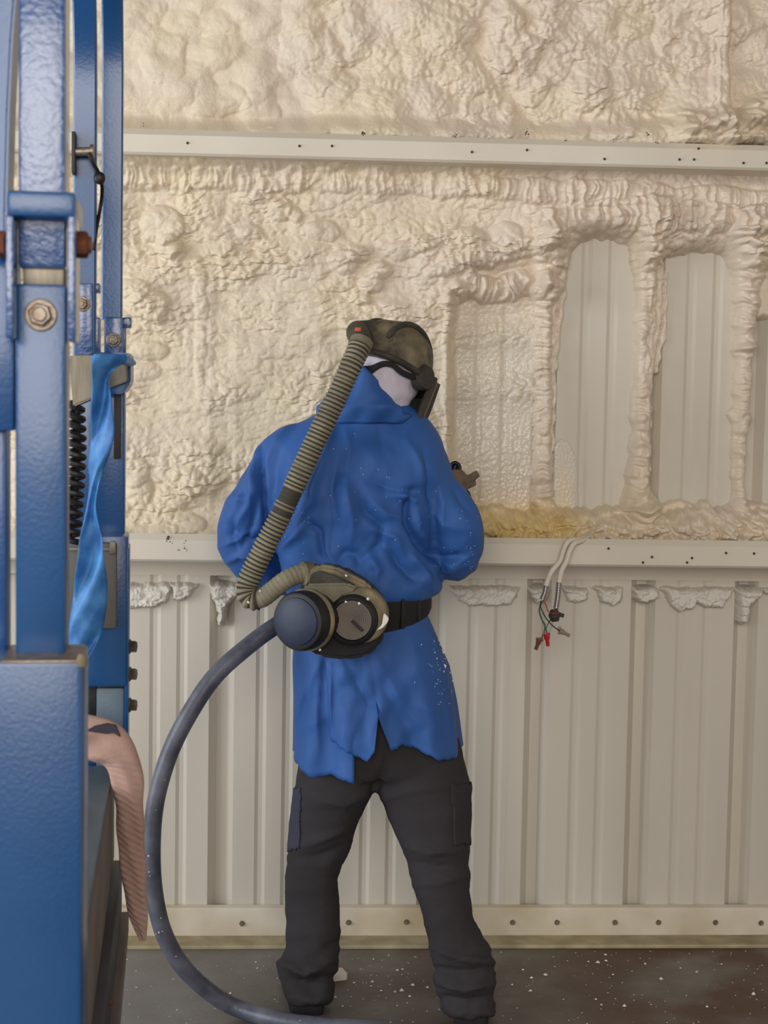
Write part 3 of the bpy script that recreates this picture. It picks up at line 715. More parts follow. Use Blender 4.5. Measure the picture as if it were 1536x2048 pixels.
for py in (1293, 1348, 1410):
    p = W(257, py, -1.28); mb = MB(); mb.hexbolt(p, (1, -.1, 0), .0125, .013, washer=.015, shank=False); mb.build('bolt', 'steel', lift, ang=30)
lpart('support_leg', 'lift_grey', (193, 1376, 248, 1540, -1.29, .06, .005))
lpart('rear_leg', 'lift', (120, 1370, 205, 2400, -1.24, .06, .005))
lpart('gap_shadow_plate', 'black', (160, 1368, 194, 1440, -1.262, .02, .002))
# outrigger rail running towards the viewer
zr = W(225, 1530, -1.285).z; A = W(225, 1530, -1.285); B = WF(165, 1880, zr); dirn = (B-A).normalized(); Bq = A+dirn*1.7
side = Vector((dirn.y, -dirn.x, 0))*-1
if side.x < 0: side = -side
def rail(name, m, u0_, u1_, z0_, z1_, s0=0.0, s1=.97, parent=lift, bev=.004, label=None):
    ang = math.atan2(dirn.x, -dirn.y)
    R = Matrix((side, -dirn, Vector((0, 0, 1)))).transposed()
    mb = MB(); mb.box((u0_, -s1, z0_), (u1_, -s0, z1_), bev, rot=R, pivot=(0, 0, 0)); mb.v = [tuple(Vector(v)+Vector((A.x, A.y, zr))) for v in mb.v]
    return mb.build(name, m, parent, ang=35, label=label)
rail('outrigger_rail', 'lift_grey', -.13, 0, -.20, 0)
rail('rail_web', 'rail_tan', -.02, .004, -.19, -.012)
rail('rail_flange', 'rail_dark', -.06, .020, -.30, -.195)
rail('rail_foot_strip', 'rail_tan', -.06, .034, -.345, -.302)
rail('rail_socket', 'lift', -.12, -.048, 0, .012, .33, .50, bev=.003)
rail('rail_socket_lid', 'lift_grey', -.115, -.058, .012, .018, .345, .485, bev=.003)
rail('rail_foot', 'rail_dark', -.10, -.03, -zr+.0, -.34, .8, .9)
mb = MB(); q = W(165, 2004, -1.9); mb.tube([q, W(196, 1993, -1.9), W(226, 2008, -1.9)], [.004, .008, .004], 8); mb.build('rail_clip', 'rust', lift)
# coiled cord
pts = []
for k in range(240):
    t = k/239; py = 800+t*285; c = W(150+4*math.sin(t*5), py, -1.44); a = t*2*PI*15
    pts.append(c+Vector((.0125*math.cos(a), .0125*math.sin(a), 0)))
MB().tube(pts, .0062, 7).build('coil_cord', 'wire_black', lift, label='black coiled cord')

# blue plastic strip
rows = [(708, 188, 252, 0), (722, 186, 250, .2), (738, 187, 226, .5), (760, 187, 216, .3), (800, 184, 224, .1), (860, 182, 230, -.1), (900, 176, 224, -.3), (930, 172, 212, -.6), (962, 173, 201, -.9), (1010, 171, 193, -.6), (1050, 166, 198, -.3), (1080, 160, 205, 0), (1130, 154, 211, .2), (1180, 148, 214, .3), (1220, 142, 211, .25), (1262, 138, 203, .1), (1300, 140, 186, 0), (1326, 152, 170, 0)]
G = []
for y, xl, xr, tw in resample(rows, 5):
    a = W(xl, y, -1.515); b = W(xr, y, -1.515); r = []
    for k in range(13):
        u = k/12; p = a.lerp(b, u); p.y += .03*tw*(u-.5)*2+.010*math.sin(u*PI*1.6+y/45)+.004*math.sin(u*9+y/17); r.append(p)
    G.append(r)
MBs = MB(); MBs.grid(G)
MBs.tube(smooth_path([tuple(W(x, y, Y)) for x, y, Y in [(188, 722, -1.50), (205, 716, -1.49), (232, 718, -1.44), (252, 724, -1.36), (262, 722, -1.31)]], 5), [.012]*21, 10, flat=.5)
st = MBs.build('plastic_strip', 'strip', ang=180)
m = st.modifiers.new('t', 'SOLIDIFY'); m.thickness = .0008
tag(st, 'twisted strip of blue plastic film dangling from the rear lift bracket', 'plastic strip')

# pink knit cloth
cp = [(110, 1474, 52, 0), (165, 1474, 50, 0), (205, 1482, 45, 0), (236, 1508, 38, .1), (253, 1550, 31, .4), (259, 1610, 29, .8), (262, 1680, 27.5, 1), (268, 1750, 24, 1), (274, 1810, 21, 1), (281, 1850, 15, .8), (286, 1880, 7, .3)]
pth = resample(cp, 26); R = []; s = 0; nn = 44
for i, (x, y, hw, rb) in enumerate(pth):
    a = pth[max(i-1, 0)]; b = pth[min(i+1, len(pth)-1)]; tx, ty = b[0]-a[0], b[1]-a[1]; L = math.hypot(tx, ty); tx /= L; ty /= L
    s += L/2 if i else 0; ring = []
    for k in range(nn):
        t = 2*PI*k/nn; u = math.cos(t); v = math.sin(t)
        wob = 1+.05*math.sin(s/14)+.04*math.sin(s/31+2)
        p = W(x-ty*hw*u*wob, y+tx*hw*u*wob, -1.44)
        rib = math.sin((s/13+u*1.5)*2*PI)
        th = .020+.003*math.sin(u*5+s/23)+.0034*rb*rib*(1 if v < 0 else .3)+.004*math.sin(s/17+3*u)*(1-rb)
        p.y += math.copysign(abs(v)**.7, v)*th*min(1, hw/20); ring.append(p)
    R.append(ring)
mb = MB(); mb.rings(R); cl = mb.build('knit_cloth', 'cloth', ang=180)
tag(cl, 'pink-beige ribbed knit cloth draped over the blue lift leg', 'cloth')
mk = MB(); poly = [(170, 1462), (190, 1452), (214, 1448), (231, 1452), (240, 1474), (228, 1466), (212, 1468), (200, 1466)]
mk.prism([W(x, y, -1.4635) for x, y in poly], (0, .01, 0)); mk.build('print', 'cloth_mark', cl, label='dark printed mark')

# ------------------------------------------------------------------ worker
person = thing('person', 'worker in a blue gown and dark trousers, seen from behind, head turned right', 'person', (WF(750, 2035).x, -.48, 0))
YB = -.48
# trousers
mb = MB()
hip = [(1290, 606, 860, YB, .105), (1380, 602, 890, YB, .115), (1450, 600, 912, YB, .125), (1520, 600, 928, YB, .12), (1548, 620, 910, YB, .10)]
mb.rings([xring(*r) for r in resample(hip, 3)])
LL = [(1480, 604, 755, YB, .10), (1560, 592, 751, YB, .10), (1580, 589, 747, YB, .10), (1600, 587, 737, YB+.01, .10), (1650, 581, 713, YB+.02, .092), (1700, 576, 700, YB+.02, .085), (1745, 571, 678, YB+.02, .08), (1800, 570, 678, YB+.02, .078), (1850, 571, 682, YB+.0, .076), (1895, 571, 681, YB-.012, .074), (1925, 560, 676, YB-.02, .074), (1950, 556, 670, YB-.026, .07), (1975, 566, 668, YB-.032, .066), (1990, 573, 662, YB-.036, .06), (2000, 578, 656, YB-.036, .056)]
LR = [(1480, 735, 916, YB, .105), (1560, 746, 940, YB, .112), (1580, 752, 940, YB, .112), (1600, 764, 940, YB, .11), (1650, 782, 939, YB-.01, .10), (1700, 806, 938, YB-.025, .09), (1750, 819, 938, YB-.04, .085), (1800, 836, 942, YB-.055, .08), (1840, 848, 948, YB-.065, .078), (1880, 856, 972, YB-.08, .078), (1920, 862, 984, YB-.09, .078), (1960, 868, 990, YB-.095, .074), (2000, 876, 994, YB-.10, .07), (2018, 886, 996, YB-.10, .064)]
mb.rings([xring(*r) for r in resample(LL, 3)]); mb.rings([xring(*r) for r in resample(LR, 3)])
me = remesh(mb, .0075, 5); a, n = arr(me); pp = P(a); x, y = pp[:, 0], pp[:, 1]
low = sst(1800, 1960, y); knee = np.exp(-((y-1740)/50)**2)
d = .005*fbm(x/80, y/30, 301, 3)*(.3+.5*knee+1.4*low)+.003*np.abs(fbm(x/40, y/18, 303, 2))*(.1+.9*low+.25*knee)
d += folds(pp, [([(560, 1925), (610, 1948), (670, 1915)], 8, .014), ([(575, 1960), (620, 1975), (665, 1950)], 9, -.012), ([(640, 1900), (665, 1890), (682, 1880)], 8, -.010), ([(590, 1990), (630, 2000), (655, 1985)], 8, .010),
                ([(870, 1895), (920, 1915), (980, 1925)], 9, .014), ([(865, 1935), (920, 1945), (985, 1935)], 9, -.012), ([(880, 1965), (930, 1975), (990, 1965)], 9, .012), ([(885, 1995), (940, 2003), (995, 1990)], 8, -.010),
                ([(600, 1695), (640, 1680), (690, 1660)], 9, .008), ([(595, 1720), (640, 1712), (690, 1690)], 8, -.007), ([(810, 1690), (860, 1705), (930, 1700)], 10, .008), ([(820, 1725), (870, 1735), (935, 1730)], 9, -.007), ([(830, 1770), (880, 1765), (935, 1750)], 9, .006),
                ([(748, 1585), (770, 1540), (780, 1490)], 10, -.010), ([(760, 1600), (820, 1580), (900, 1570)], 9, .005), ([(735, 1590), (690, 1610), (630, 1600)], 9, .005)])
a = a+n*d[:, None]; setco(me, a); rebase(me, person); link('trousers', me, 'trousers', person, ang=180)
# thigh pocket flap and seams
def patch(name, m, poly, src_me, sgn, lift_=.004):
    co, nn = arr(src_me); w = co+np.array(root_loc(person)); q = P(w); ins = poly_sd(q[:, 0], q[:, 1], poly) > 0
    ins &= (nn[:, 0]*sgn > -.2)
    mb = MB(); mp = {}
    for f in src_me.polygons:
        if all(ins[i] for i in f.vertices):
            for i in f.vertices:
                if i not in mp: mp[i] = len(mb.v); mb.v.append(tuple(w[i]+nn[i]*lift_))
            mb.f.append(tuple(mp[i] for i in f.vertices))
    o = mb.build(name, m, person, ang=180); so = o.modifiers.new('t', 'SOLIDIFY'); so.thickness = .004; return o
tr_me = bpy.data.objects['trousers'].data
patch('cargo_pocket', 'pocket', [(560, 1588), (604, 1570), (602, 1700), (560, 1708)], tr_me, -1)
patch('cargo_pocket', 'trousers', [(900, 1566), (960, 1562), (960, 1690), (905, 1694)], tr_me, 1)
# boots
def boot(px, py, Y, yaw, sc=1.0):
    c = W(px, py, Y); c = Vector((c.x, Y, 0)); Rm = Matrix.Rotation(yaw, 3, 'Z')
    prof = [(-.035, .020, .045), (-.03, .034, .062), (0, .040, .075), (.05, .041, .088), (.10, .042, .080), (.15, .047, .066), (.20, .048, .058), (.24, .042, .05), (.262, .028, .04), (.27, .012, .03)]
    R = []
    for t, w, h in resample(prof, 3):
        r = []
        for k in range(24):
            q = 2*PI*k/24; cx = math.cos(q); sz = math.sin(q); zz = .022+(h-.022)*(sz*.5+.5)
            r.append(c+Rm@Vector((w*cx*(1-.25*max(sz, 0)), t, zz))*sc)
        R.append(r)
    mb = MB(); mb.rings(R); mb.tube([c+Rm@Vector((0, .012, .08)), c+Rm@Vector((0, .02, .16))], [.034, .036], 20); b = mb.build('boot', 'boot', person, ang=180)
    R = []
    for t, w, h in resample(prof, 2):
        R.append([c+Rm@Vector((u*(w+.004), t*1.02, z)) for u, z in ((-1, 0), (1, 0), (1, .02), (.97, .024), (-.97, .024), (-1, .02))])
    MB().rings(R).build('sole', 'sole', b, ang=30)
boot(614, 2010, YB-.054, math.radians(5)); boot(942, 2030, YB-.124, math.radians(-8))

# gown
mb = MB()
tor = [(806, 668, 812, YB+.01, .075), (830, 630, 846, YB+.01, .09), (852, 585, 868, YB+.01, .10), (880, 556, 884, YB, .115), (915, 545, 890, YB-.005, .13), (970, 543, 884, YB-.01, .14), (1030, 541, 872, YB-.01, .14), (1090, 548, 868, YB-.005, .14), (1130, 556, 874, YB, .145), (1160, 565, 886, YB, .15), (1185, 578, 880, YB, .145), (1205, 596, 856, YB, .125), (1235, 600, 856, YB, .12)]
mb.rings([xring(*r) for r in resample(tor, 3)])
def limb(pts, n=24): 
    q = resample(pts, 5); return [tuple(W(x, y, Y)) for x, y, Y, r in q], [r/790 for x, y, Y, r in q]
for pts in ([(612, 890, YB, 50), (568, 915, YB, 54), (533, 985, YB+.01, 58), (506, 1040, YB+.02, 62), (497, 1075, YB+.04, 61), (502, 1104, YB+.07, 58), (545, 1135, YB+.14, 53), (600, 1140, YB+.22, 46), (660, 1120, YB+.29, 40)],
            [(815, 888, YB, 50), (840, 910, YB, 49), (853, 945, YB, 50), (863, 981, YB-.01, 53), (884, 1012, YB-.01, 58), (904, 1050, YB-.01, 61), (907, 1082, YB+.01, 61), (904, 1104, YB+.03, 60), (905, 1086, YB+.10, 54), (898, 1040, YB+.17, 44), (899, 1000, YB+.22, 34)]):
    q, r = limb(pts); mb.tube(q, r, 24)
me = remesh(mb, .0058, 7); a, n = arr(me); pp = P(a); x, y = pp[:, 0], pp[:, 1]; back = sst(.1, -.35, n[:, 1])
d = .0030*fbm(x/130, y/130, 311, 2)
d += crumple(x, y, 401, .0036, [(.18, 110, 1), (-.40, 150, 1), (1.25, 190, .7), (.75, 96, .6), (-.95, 104, .6)])*sst(835, 900, y)
d += crumple(x, y, 441, .0036, [(.1, 46, 1), (-.35, 58, 1), (.5, 66, .6)])*sst(1070, 1150, y)
d += back*folds(pp, [([(521, 885), (524, 940), (534, 1050), (545, 1120)], 5, -.012), ([(512, 900), (512, 960), (520, 1040)], 9, .006),
    ([(662, 880), (648, 930), (639, 960)], 8, .008), ([(633, 945), (627, 1002), (602, 1040)], 10, .010), ([(690, 965), (688, 1000), (692, 1060)], 20, .010),
    ([(720, 985), (732, 1026), (764, 1050), (762, 1088), (722, 1122)], 9, -.012), ([(745, 1005), (775, 1030), (800, 1035)], 9, .007),
    ([(826, 985), (818, 1008), (815, 1045), (834, 1080), (860, 1110)], 8, -.022), ([(788, 988), (812, 992), (838, 1004)], 9, .014), ([(836, 1020), (835, 1060), (856, 1090)], 10, .010),
    ([(612, 1045), (639, 1062), (645, 1108), (664, 1128)], 8, -.014), ([(549, 1106), (594, 1072), (624, 1032)], 9, .010), ([(650, 1085), (658, 1120), (690, 1150)], 9, .010),
    ([(668, 1135), (690, 1105), (712, 1110), (722, 1140)], 9, -.008), ([(740, 1110), (756, 1140), (750, 1165)], 10, .012), ([(780, 1095), (800, 1130), (830, 1160)], 10, -.012), ([(820, 1110), (850, 1150), (868, 1180)], 9, .012),
    ([(580, 1080), (612, 1020), (640, 930), (668, 860)], 9, .008), ([(660, 1100), (672, 1040), (664, 980), (672, 920)], 8, -.007), ([(700, 1090), (706, 1040), (690, 960)], 10, .009), ([(736, 960), (800, 985), (846, 975)], 9, -.006), ([(745, 1060), (790, 1075), (812, 1120)], 8, .008), ([(846, 900), (862, 960), (864, 1020)], 8, -.008), ([(870, 940), (884, 1000), (886, 1060)], 9, .006), ([(470, 1055), (505, 1005), (512, 930)], 7, .009), ([(482, 1100), (505, 1050), (516, 990)], 7, -.008), ([(450, 1090), (480, 1078), (500, 1062)], 6, .008), ([(868, 1120), (905, 1128), (945, 1108)], 8, .008), ([(528, 925), (550, 885), (580, 850)], 12, .006), ([(690, 850), (700, 900), (690, 950)], 12, .005), ([(760, 850), (762, 900)], 8, -.004), ([(815, 880), (842, 930), (846, 980)], 10, .006),
    ([(460, 1050), (480, 1075), (505, 1085), (530, 1070)], 8, -.010), ([(470, 1000), (500, 1000), (515, 980)], 9, .008), ([(455, 1125), (480, 1110), (520, 1115)], 8, .010), ([(470, 1030), (492, 985), (512, 940)], 8, .008), ([(478, 1110), (462, 1070), (470, 1030)], 7, -.008),
    ([(850, 1130), (890, 1140), (930, 1130)], 10, .010), ([(850, 1100), (880, 1118), (930, 1112)], 9, -.010), ([(860, 1010), (890, 1050), (930, 1060)], 11, .006), ([(900, 960), (920, 1000), (945, 1030)], 9, -.006)])
a = a+n*d[:, None]; setco(me, a); gown_world = a.copy(); gown_n = n.copy(); rebase(me, person); gown = link('gown', me, 'gown', person, ang=180)

# gown tails below the belt
xc, ax0 = 728, 128
def tail_pt(t, py, offs=0.0, wv=1.0):
    v = (py-1215)/300
    xl = np.interp(py, [1190, 1215, 1260, 1330, 1400, 1500, 1540], [600, 596, 585, 581, 583, 582, 580]); xr = np.interp(py, [1190, 1215, 1250, 1330, 1400, 1490, 1540], [852, 852, 868, 902, 916, 928, 930])
    ca, sa = math.cos(t), math.sin(t); q = (abs(ca)**2.3+abs(sa)**2.3)**(-1/2.3)
    c = W((xl+xr)/2, py, YB); h = (xr-xl)/2/797
    dep = .135+.035*min(max(v, 0), 1.2)
    fold = (.010*math.sin(t*7+1.0)+.007*math.sin(t*13+v*2))*max(v, 0)*wv
    m = 1+offs+fold/.15
    # a pinch that makes the waist gather below the belt
    return Vector((c.x+h*ca*q*(1+fold*2.0), YB+(dep+offs)*sa*q*m, c.z))

def hem1(t):
    px = 740+175*math.cos(t); back = math.sin(t) < 0
    if back: h = np.interp(px, [565, 590, 615, 640, 665, 697, 735, 770, 800, 850, 890, 915], [1508, 1522, 1532, 1524, 1528, 1536, 1475, 1464, 1470, 1492, 1500, 1488])
    else: h = np.interp(px, [565, 740, 915], [1508, 1490, 1488])
    return h+1.3*math.sin(t*33)+1.2*math.sin(t*97)
G = []; nv = 40; t0s = math.radians(-90); t1s = math.radians(253)
for i in range(nv+1):
    v = i/nv; row = []
    for k in range(181):
        u = k/180; t = t0s+(t1s-t0s)*u; hm = hem1(t); py = 1200+(hm-1200)*v
        dsl = max(0, py-1408)/60*.115
        tt = t+dsl*max(0, 1-u*9)
        row.append(tail_pt(tt, py))
    G.append(row)
mb = MB(); mb.grid(G)
G = []
for i in range(nv+1):
    v = i/nv; row = []
    for k in range(61):
        u = k/60; t = math.radians(236)+math.radians(34)*u
        hm = np.interp(u, [0, .3, .6, .82, 1], [1454, 1470, 1482, 1491, hem1(t0s)])+2*math.sin(u*37)*(1-u)
        py = 1200+(hm-1200)*v
        tt = t-max(0, py-1408)/80*.09*u**3
        row.append(tail_pt(tt, py, offs=(.014*min(1, v*2)+.006*math.sin(u*6+.5)*v)*(1-max(0, min(1, (1440-py)/60))*u**3)))
    G.append(row)
mb.grid(G)
tail = mb.build('gown_tail', 'gown', person, ang=180)
me = tail.data; bm = bmesh.new(); bm.from_mesh(me); bmesh.ops.remove_doubles(bm, verts=[v for v in bm.verts if v.is_boundary], dist=.0006); bmesh.ops.recalc_face_normals(bm, faces=list(bm.faces)); bm.to_mesh(me); bm.free()
a, n = arr(me); aw = a+np.array(root_loc(person)); pp = P(aw); sg = np.where(n[:, 1] > 0, -1, 1)*np.where(aw[:, 1] < YB, 1, 0)
dd = folds(pp, [([(650, 1300), (600, 1400), (590, 1450)], 10, .010), ([(600, 1330), (610, 1400), (600, 1500)], 9, -.008), ([(640, 1330), (632, 1420), (636, 1500)], 7, .008), ([(662, 1330), (660, 1400), (662, 1450)], 6, .008), ([(690, 1320), (720, 1380), (748, 1410)], 12, -.006), ([(760, 1330), (800, 1400), (850, 1470)], 14, .005), ([(870, 1280), (880, 1360), (900, 1450)], 14, .006), ([(590, 1470), (625, 1450), (640, 1440)], 7, .005)])
dd = dd+.002*fbm(pp[:, 0]/50, pp[:, 1]/60, 331, 3)+crumple(pp[:, 0], pp[:, 1], 421, .0046, [(.1, 74, 1), (-.25, 96, 1), (.7, 90, .6), (-.8, 70, .4)])*sst(1240, 1330, pp[:, 1])
a[:, 1] -= dd*(aw[:, 1] < YB); setco(me, a)
sm = tail.modifiers.new('t', 'SOLIDIFY'); sm.thickness = .0012

# bunched collar / unused hood of the gown
G = []
def col_top(t):
    px = 735+80*math.cos(t)
    if math.sin(t) < 0.25: return np.interp(px, [640, 668, 690, 705, 722, 750, 775, 800, 830], [815, 770, 740, 722, 735, 764, 792, 822, 834])
    return 800
for i in range(19):
    v = i/18; row = []
    for k in range(97):
        t = 2*PI*k/96; ca, sa = math.cos(t), math.sin(t); topy = col_top(t)
        base = W(735+98*ca, 846, YB+.005); bp = Vector((base.x, YB+.005+.105*sa, base.z))
        mid = W(738+104*ca, 812 if topy < 800 else 830, YB); mp = Vector((mid.x, YB+.112*sa, min(mid.z, W(738, topy, YB).z+.01)))
        tp = W(740+78*ca, topy, YB); tp = Vector((tp.x, YB+.01+.100*sa, tp.z))
        p = bp.lerp(mp, v/.4) if v < .4 else mp.lerp(tp, (v-.4)/.6)
        p += Vector((ca, sa, 0))*(.006*math.sin(t*5+v*4)+.004*math.sin(t*11-v*6)+.012*math.sin(v*PI*2.2-.5)*(.4 if v < .5 else .15))
        row.append(p)
    G.append(row)
mb = MB(); mb.grid(G); co = mb.build('gown_collar', 'gown', person, ang=180); sm = co.modifiers.new('t', 'SOLIDIFY'); sm.thickness = .0014

# head frame
HC = W(783, 738, YB+.02)
A3 = Matrix.Rotation(math.radians(-32), 3, 'Z') @ Matrix.Rotation(math.radians(-22), 3, 'X') @ Matrix.Rotation(math.radians(7), 3, 'Y')
def H(r, f, u): return HC + A3@Vector((r, f, u))
# body: one continuous figure under the clothing, with a face
mb = MB()
mb.ell(H(0, .0, -.01), (.072, .09, .105), A3); mb.ell(H(0, .04, -.07), (.052, .058, .06), A3)
mb.tube([H(0, .085, .0), H(0, .106, -.035), H(0, .088, -.045)], [.008, .014, .010], 10)
mb.ell(H(.074, 0, -.02), (.008, .016, .03), A3); mb.ell(H(-.074, 0, -.02), (.008, .016, .03), A3)
mb.tube([H(-.022, .092, -.068), H(0, .099, -.068), H(.022, .092, -.068)], [.005, .008, .005], 8)
neck = W(742, 850, YB+.0); mb.tube([H(0, -.01, -.05), neck, neck+Vector((0, 0, -.05))], [.058, .056, .07], 20)
mb.rings([xring(*r) for r in [(860, 620, 820, YB, .06), (900, 590, 850, YB, .085), (1000, 600, 830, YB, .095), (1150, 620, 830, YB, .09), (1300, 620, 860, YB, .095), (1450, 630, 885, YB, .09), (1500, 650, 870, YB, .07)]])
mb.tube([W(610, 900, YB), W(545, 985, YB+.01), W(505, 1095, YB+.06), W(600, 1138, YB+.22), W(688, 1110, YB+.31)], [.05, .044, .036, .028, .022], 16)
mb.tube([W(830, 900, YB), W(880, 980, YB-.01), W(904, 1090, YB+.03), W(906, 1040, YB+.15), W(909, 985, YB+.23)], [.05, .044, .038, .026, .020], 16)
mb.tube([W(665, 1480, YB), W(630, 1700, YB+.02), W(622, 1850, YB), W(618, 1990, YB-.03)], [.075, .056, .05, .04], 16)
mb.tube([W(840, 1480, YB), W(875, 1720, YB-.03), W(905, 1850, YB-.065), W(938, 2005, YB-.095)], [.075, .056, .05, .04], 16)
me = remesh(mb, .009, 2); rebase(me, person); body = link('body', me, 'skin', person, ang=180, label='face behind the visor')
for s in (-1, 1):
    mb = MB(); mb.ell(H(.032*s, .083, -.008), (.013, .010, .009), A3, 12, 8); e = mb.build('eye', 'eye', body)
# white hood under the helmet
mb = MB()
mb.ell(H(0, -.006, -.005), (.083, .100, .115), A3); mb.ell(H(0, -.01, -.06), (.078, .085, .085), A3)
nk = W(742, 838, YB+.005); mb.tube([H(0, -.02, -.05), W(760, 800, YB+.005), nk, nk+Vector((-.01, 0, -.06))], [.078, .072, .078, .09], 24)
me = remesh(mb, .006, 5); a, n = arr(me); pp = P(a); a = a+n*(.0035*fbm(pp[:, 0]/30, pp[:, 1]/30, 341, 3))[:, None]; setco(me, a)
# leave the face open
bm = bmesh.new(); bm.from_mesh(me); inv = A3.inverted()
dl = [v for v in bm.verts if (lambda q: q.y > .062 and abs(q.x) < .055 and -.095 < q.z < .05)(inv@(v.co-HC))]
bmesh.ops.delete(bm, geom=dl, context='VERTS'); bm.to_mesh(me); bm.free(); rebase(me, person)
link('hood', me, 'hood', person, ang=180, label='white fabric hood')
# gloves
def glove(palm, pax, side_, fingers, thumb, cuff):
    mb = MB(); mb.tube([cuff, palm-pax*.03, palm, palm+pax*.035], [.034, .034, .038, .03], 16, flat=.62)
    for f in fingers: mb.tube(f, [.0125]*(len(f)-1)+[.0105], 10)
    mb.tube(thumb, [.014, .0135, .0115], 10)
    me = remesh(mb, .0042, 3); rebase(me, person); return link('glove', me, 'glove', person, ang=180)
pr = W(912, 966, YB+.24); pa = (W(930, 955, YB+.27)-pr).normalized()
glove(pr, pa, 1, [[pr, W(934, 961, YB+.25), W(957, 946, YB+.245)], [pr, W(930, 972, YB+.25), W(950, 964, YB+.26)], [pr, W(922, 980, YB+.27), W(925, 984, YB+.31), W(908, 980, YB+.33)], [pr, W(916, 990, YB+.27), W(916, 994, YB+.305), W(903, 988, YB+.32)]],
      [pr, W(906, 950, YB+.27), W(900, 940, YB+.30)], W(909, 1002, YB+.215))
pl = W(700, 1108, YB+.33); pb = Vector((.9, .3, .25)).normalized()
glove(pl, pb, 1, [[pl, pl+Vector((.05, .03, .035+.0)), pl+Vector((.07, -.0, .05))], [pl, pl+Vector((.06, .035, .015)), pl+Vector((.085, 0, .025))], [pl, pl+Vector((.06, .035, -.005)), pl+Vector((.085, 0, 0))], [pl, pl+Vector((.052, .03, -.028)), pl+Vector((.073, 0, -.028))]],
      [pl, pl+Vector((.0, -.01, .045)), pl+Vector((.03, -.02, .065))], W(672, 1116, YB+.30))

# white foam spatter stuck to the gown
rng = random.Random(5)
def blob(mb, c, r, nrm=None, n=6, flat=.5):
    nrm = Vector(nrm or (0, -1, 0)).normalized(); t = nrm.orthogonal().normalized(); b = nrm.cross(t); k0 = len(mb.v)
    vs = [c+nrm*r*flat]
    for k in range(n):
        q = 2*PI*k/n; rr = r*rng.uniform(.7, 1.25); vs.append(c+(t*math.cos(q)+b*math.sin(q))*rr-nrm*r*.2)
    fs = [(0, 1+k, 1+(k+1) % n) for k in range(n)]+[tuple(range(n, 0, -1))]
    mb.add(vs, fs)
mb = MB(); dg = bpy.context.evaluated_depsgraph_get(); dg.update()
def on_surface(objs, px, py):
    best = None
    for o in objs:
        im = o.matrix_world.inverted(); q = ray(px, py)
        ok, loc, nr, _ = o.ray_cast(im@CAM, q.normalized())
        if ok:
            w = o.matrix_world@loc; dd_ = (w-CAM).length
            if best is None or dd_ < best[0]: best = (dd_, w, nr)
    return best
spots = [(886, 1305, 5), (890, 1332, 6.5), (905, 1362, 4.5), (908, 1338, 4), (880, 1290, 3), (884, 1300, 3), (877, 1281, 3.2), (903, 1319, 3.4), (912, 1350, 4), (874, 1317, 2.8), (833, 1233, 3), (838, 1240, 2.4), (843, 1289, 2.6), (870, 1305, 3), (893, 1296, 2.5), (900, 1346, 3), (888, 1343, 3)]
for k in range(70): spots.append((rng.gauss(888, 16), rng.gauss(1325, 36), rng.uniform(.9, 2.0)))
for k in range(60): spots.append((rng.uniform(560, 960), rng.uniform(850, 1160), rng.uniform(.7, 1.5)))
for k in range(24): spots.append((rng.gauss(940, 18), rng.gauss(1080, 60), rng.uniform(.7, 1.6)))
for px, py, r in spots:
    h = on_surface([gown, tail], px, py)
    if h: blob(mb, h[1], r*.00125, h[2])
mb.build('foam_spatter', 'foam_white', person, smooth=False, kind='stuff')

# ------------------------------------------------------------------ powered respirator worn by the worker
resp = thing('respirator', 'dusty powered air respirator: helmet, corrugated hose and twin-filter belt unit', 'respirator', tuple(W(700, 1240, -.66)))
# helmet shell
prof = []
def shell(r0_, f0_, u0_, e=0.0, lo=-.012):
    R = []
    for i in range(19):
        v = i/18; ph = v*PI*.5
        ring = []
        for k in range(56):
            t = 2*PI*k/56; s_ = math.cos(ph)**.62 if ph < PI/2-.001 else .0; s_ = max(s_, .02)
            x_ = r0_*math.cos(t)*s_; f_ = f0_*math.sin(t)*s_; u_ = lo+(u0_-lo)*math.sin(ph)
            rid = .004*math.exp(-((abs(math.cos(t))*1.0-.42)/.10)**2)*sst(.1, .5, np.float64(v)) + .003*math.exp(-((v-.45)/.05)**2)
            k_ = 1+rid/.11+e
            ring.append(H(x_*k_, f_*k_-.004, u_*(1+rid/.2)))
        R.append(ring)
    return R
R = shell(.101, .124, .112)
mb = MB(); mb.rings(R); hel = mb.build('helmet', 'helmet', resp, ang=60)
# rim band, brim roll and raised ribs
def arc(fn, t0, t1, n=40): return [fn(t0+(t1-t0)*k/n) for k in range(n+1)]
mb = MB(); mb.tube(arc(lambda t: H(.104*math.cos(t), .127*math.sin(t)-.004, -.014-.006*math.sin(t)), 0, 2*PI, 64), .0075, 10, caps=False); mb.build('rim', 'helmet_dark', hel)
for s in (-1, 1):
    mb = MB(); mb.tube(arc(lambda t: H(s*.036+.01*s*math.sin(t), -.118*math.cos(t), .03+.083*math.sin(t)), .1, 2.9, 30), [.004]+[.008]*29+[.004], 8); mb.build('crown_rib', 'helmet_dark', hel)
mb = MB(); mb.tube([H(*q) for q in [(-.028, -.116, .012), (.0, -.121, .006), (.034, -.115, .012), (.050, -.103, .035), (.036, -.098, .058), (-.026, -.100, .058), (-.044, -.108, .036), (-.028, -.116, .012)]], .0045, 8); mb.build('badge_ridge', 'olive', hel)
mb = MB(); mb.tube([H(*q) for q in [(-.012, -.112, .032), (.004, -.115, .024), (.014, -.112, .036), (.022, -.108, .046)]], .003, 8); mb.build('badge_ridge', 'helmet_dark', hel)
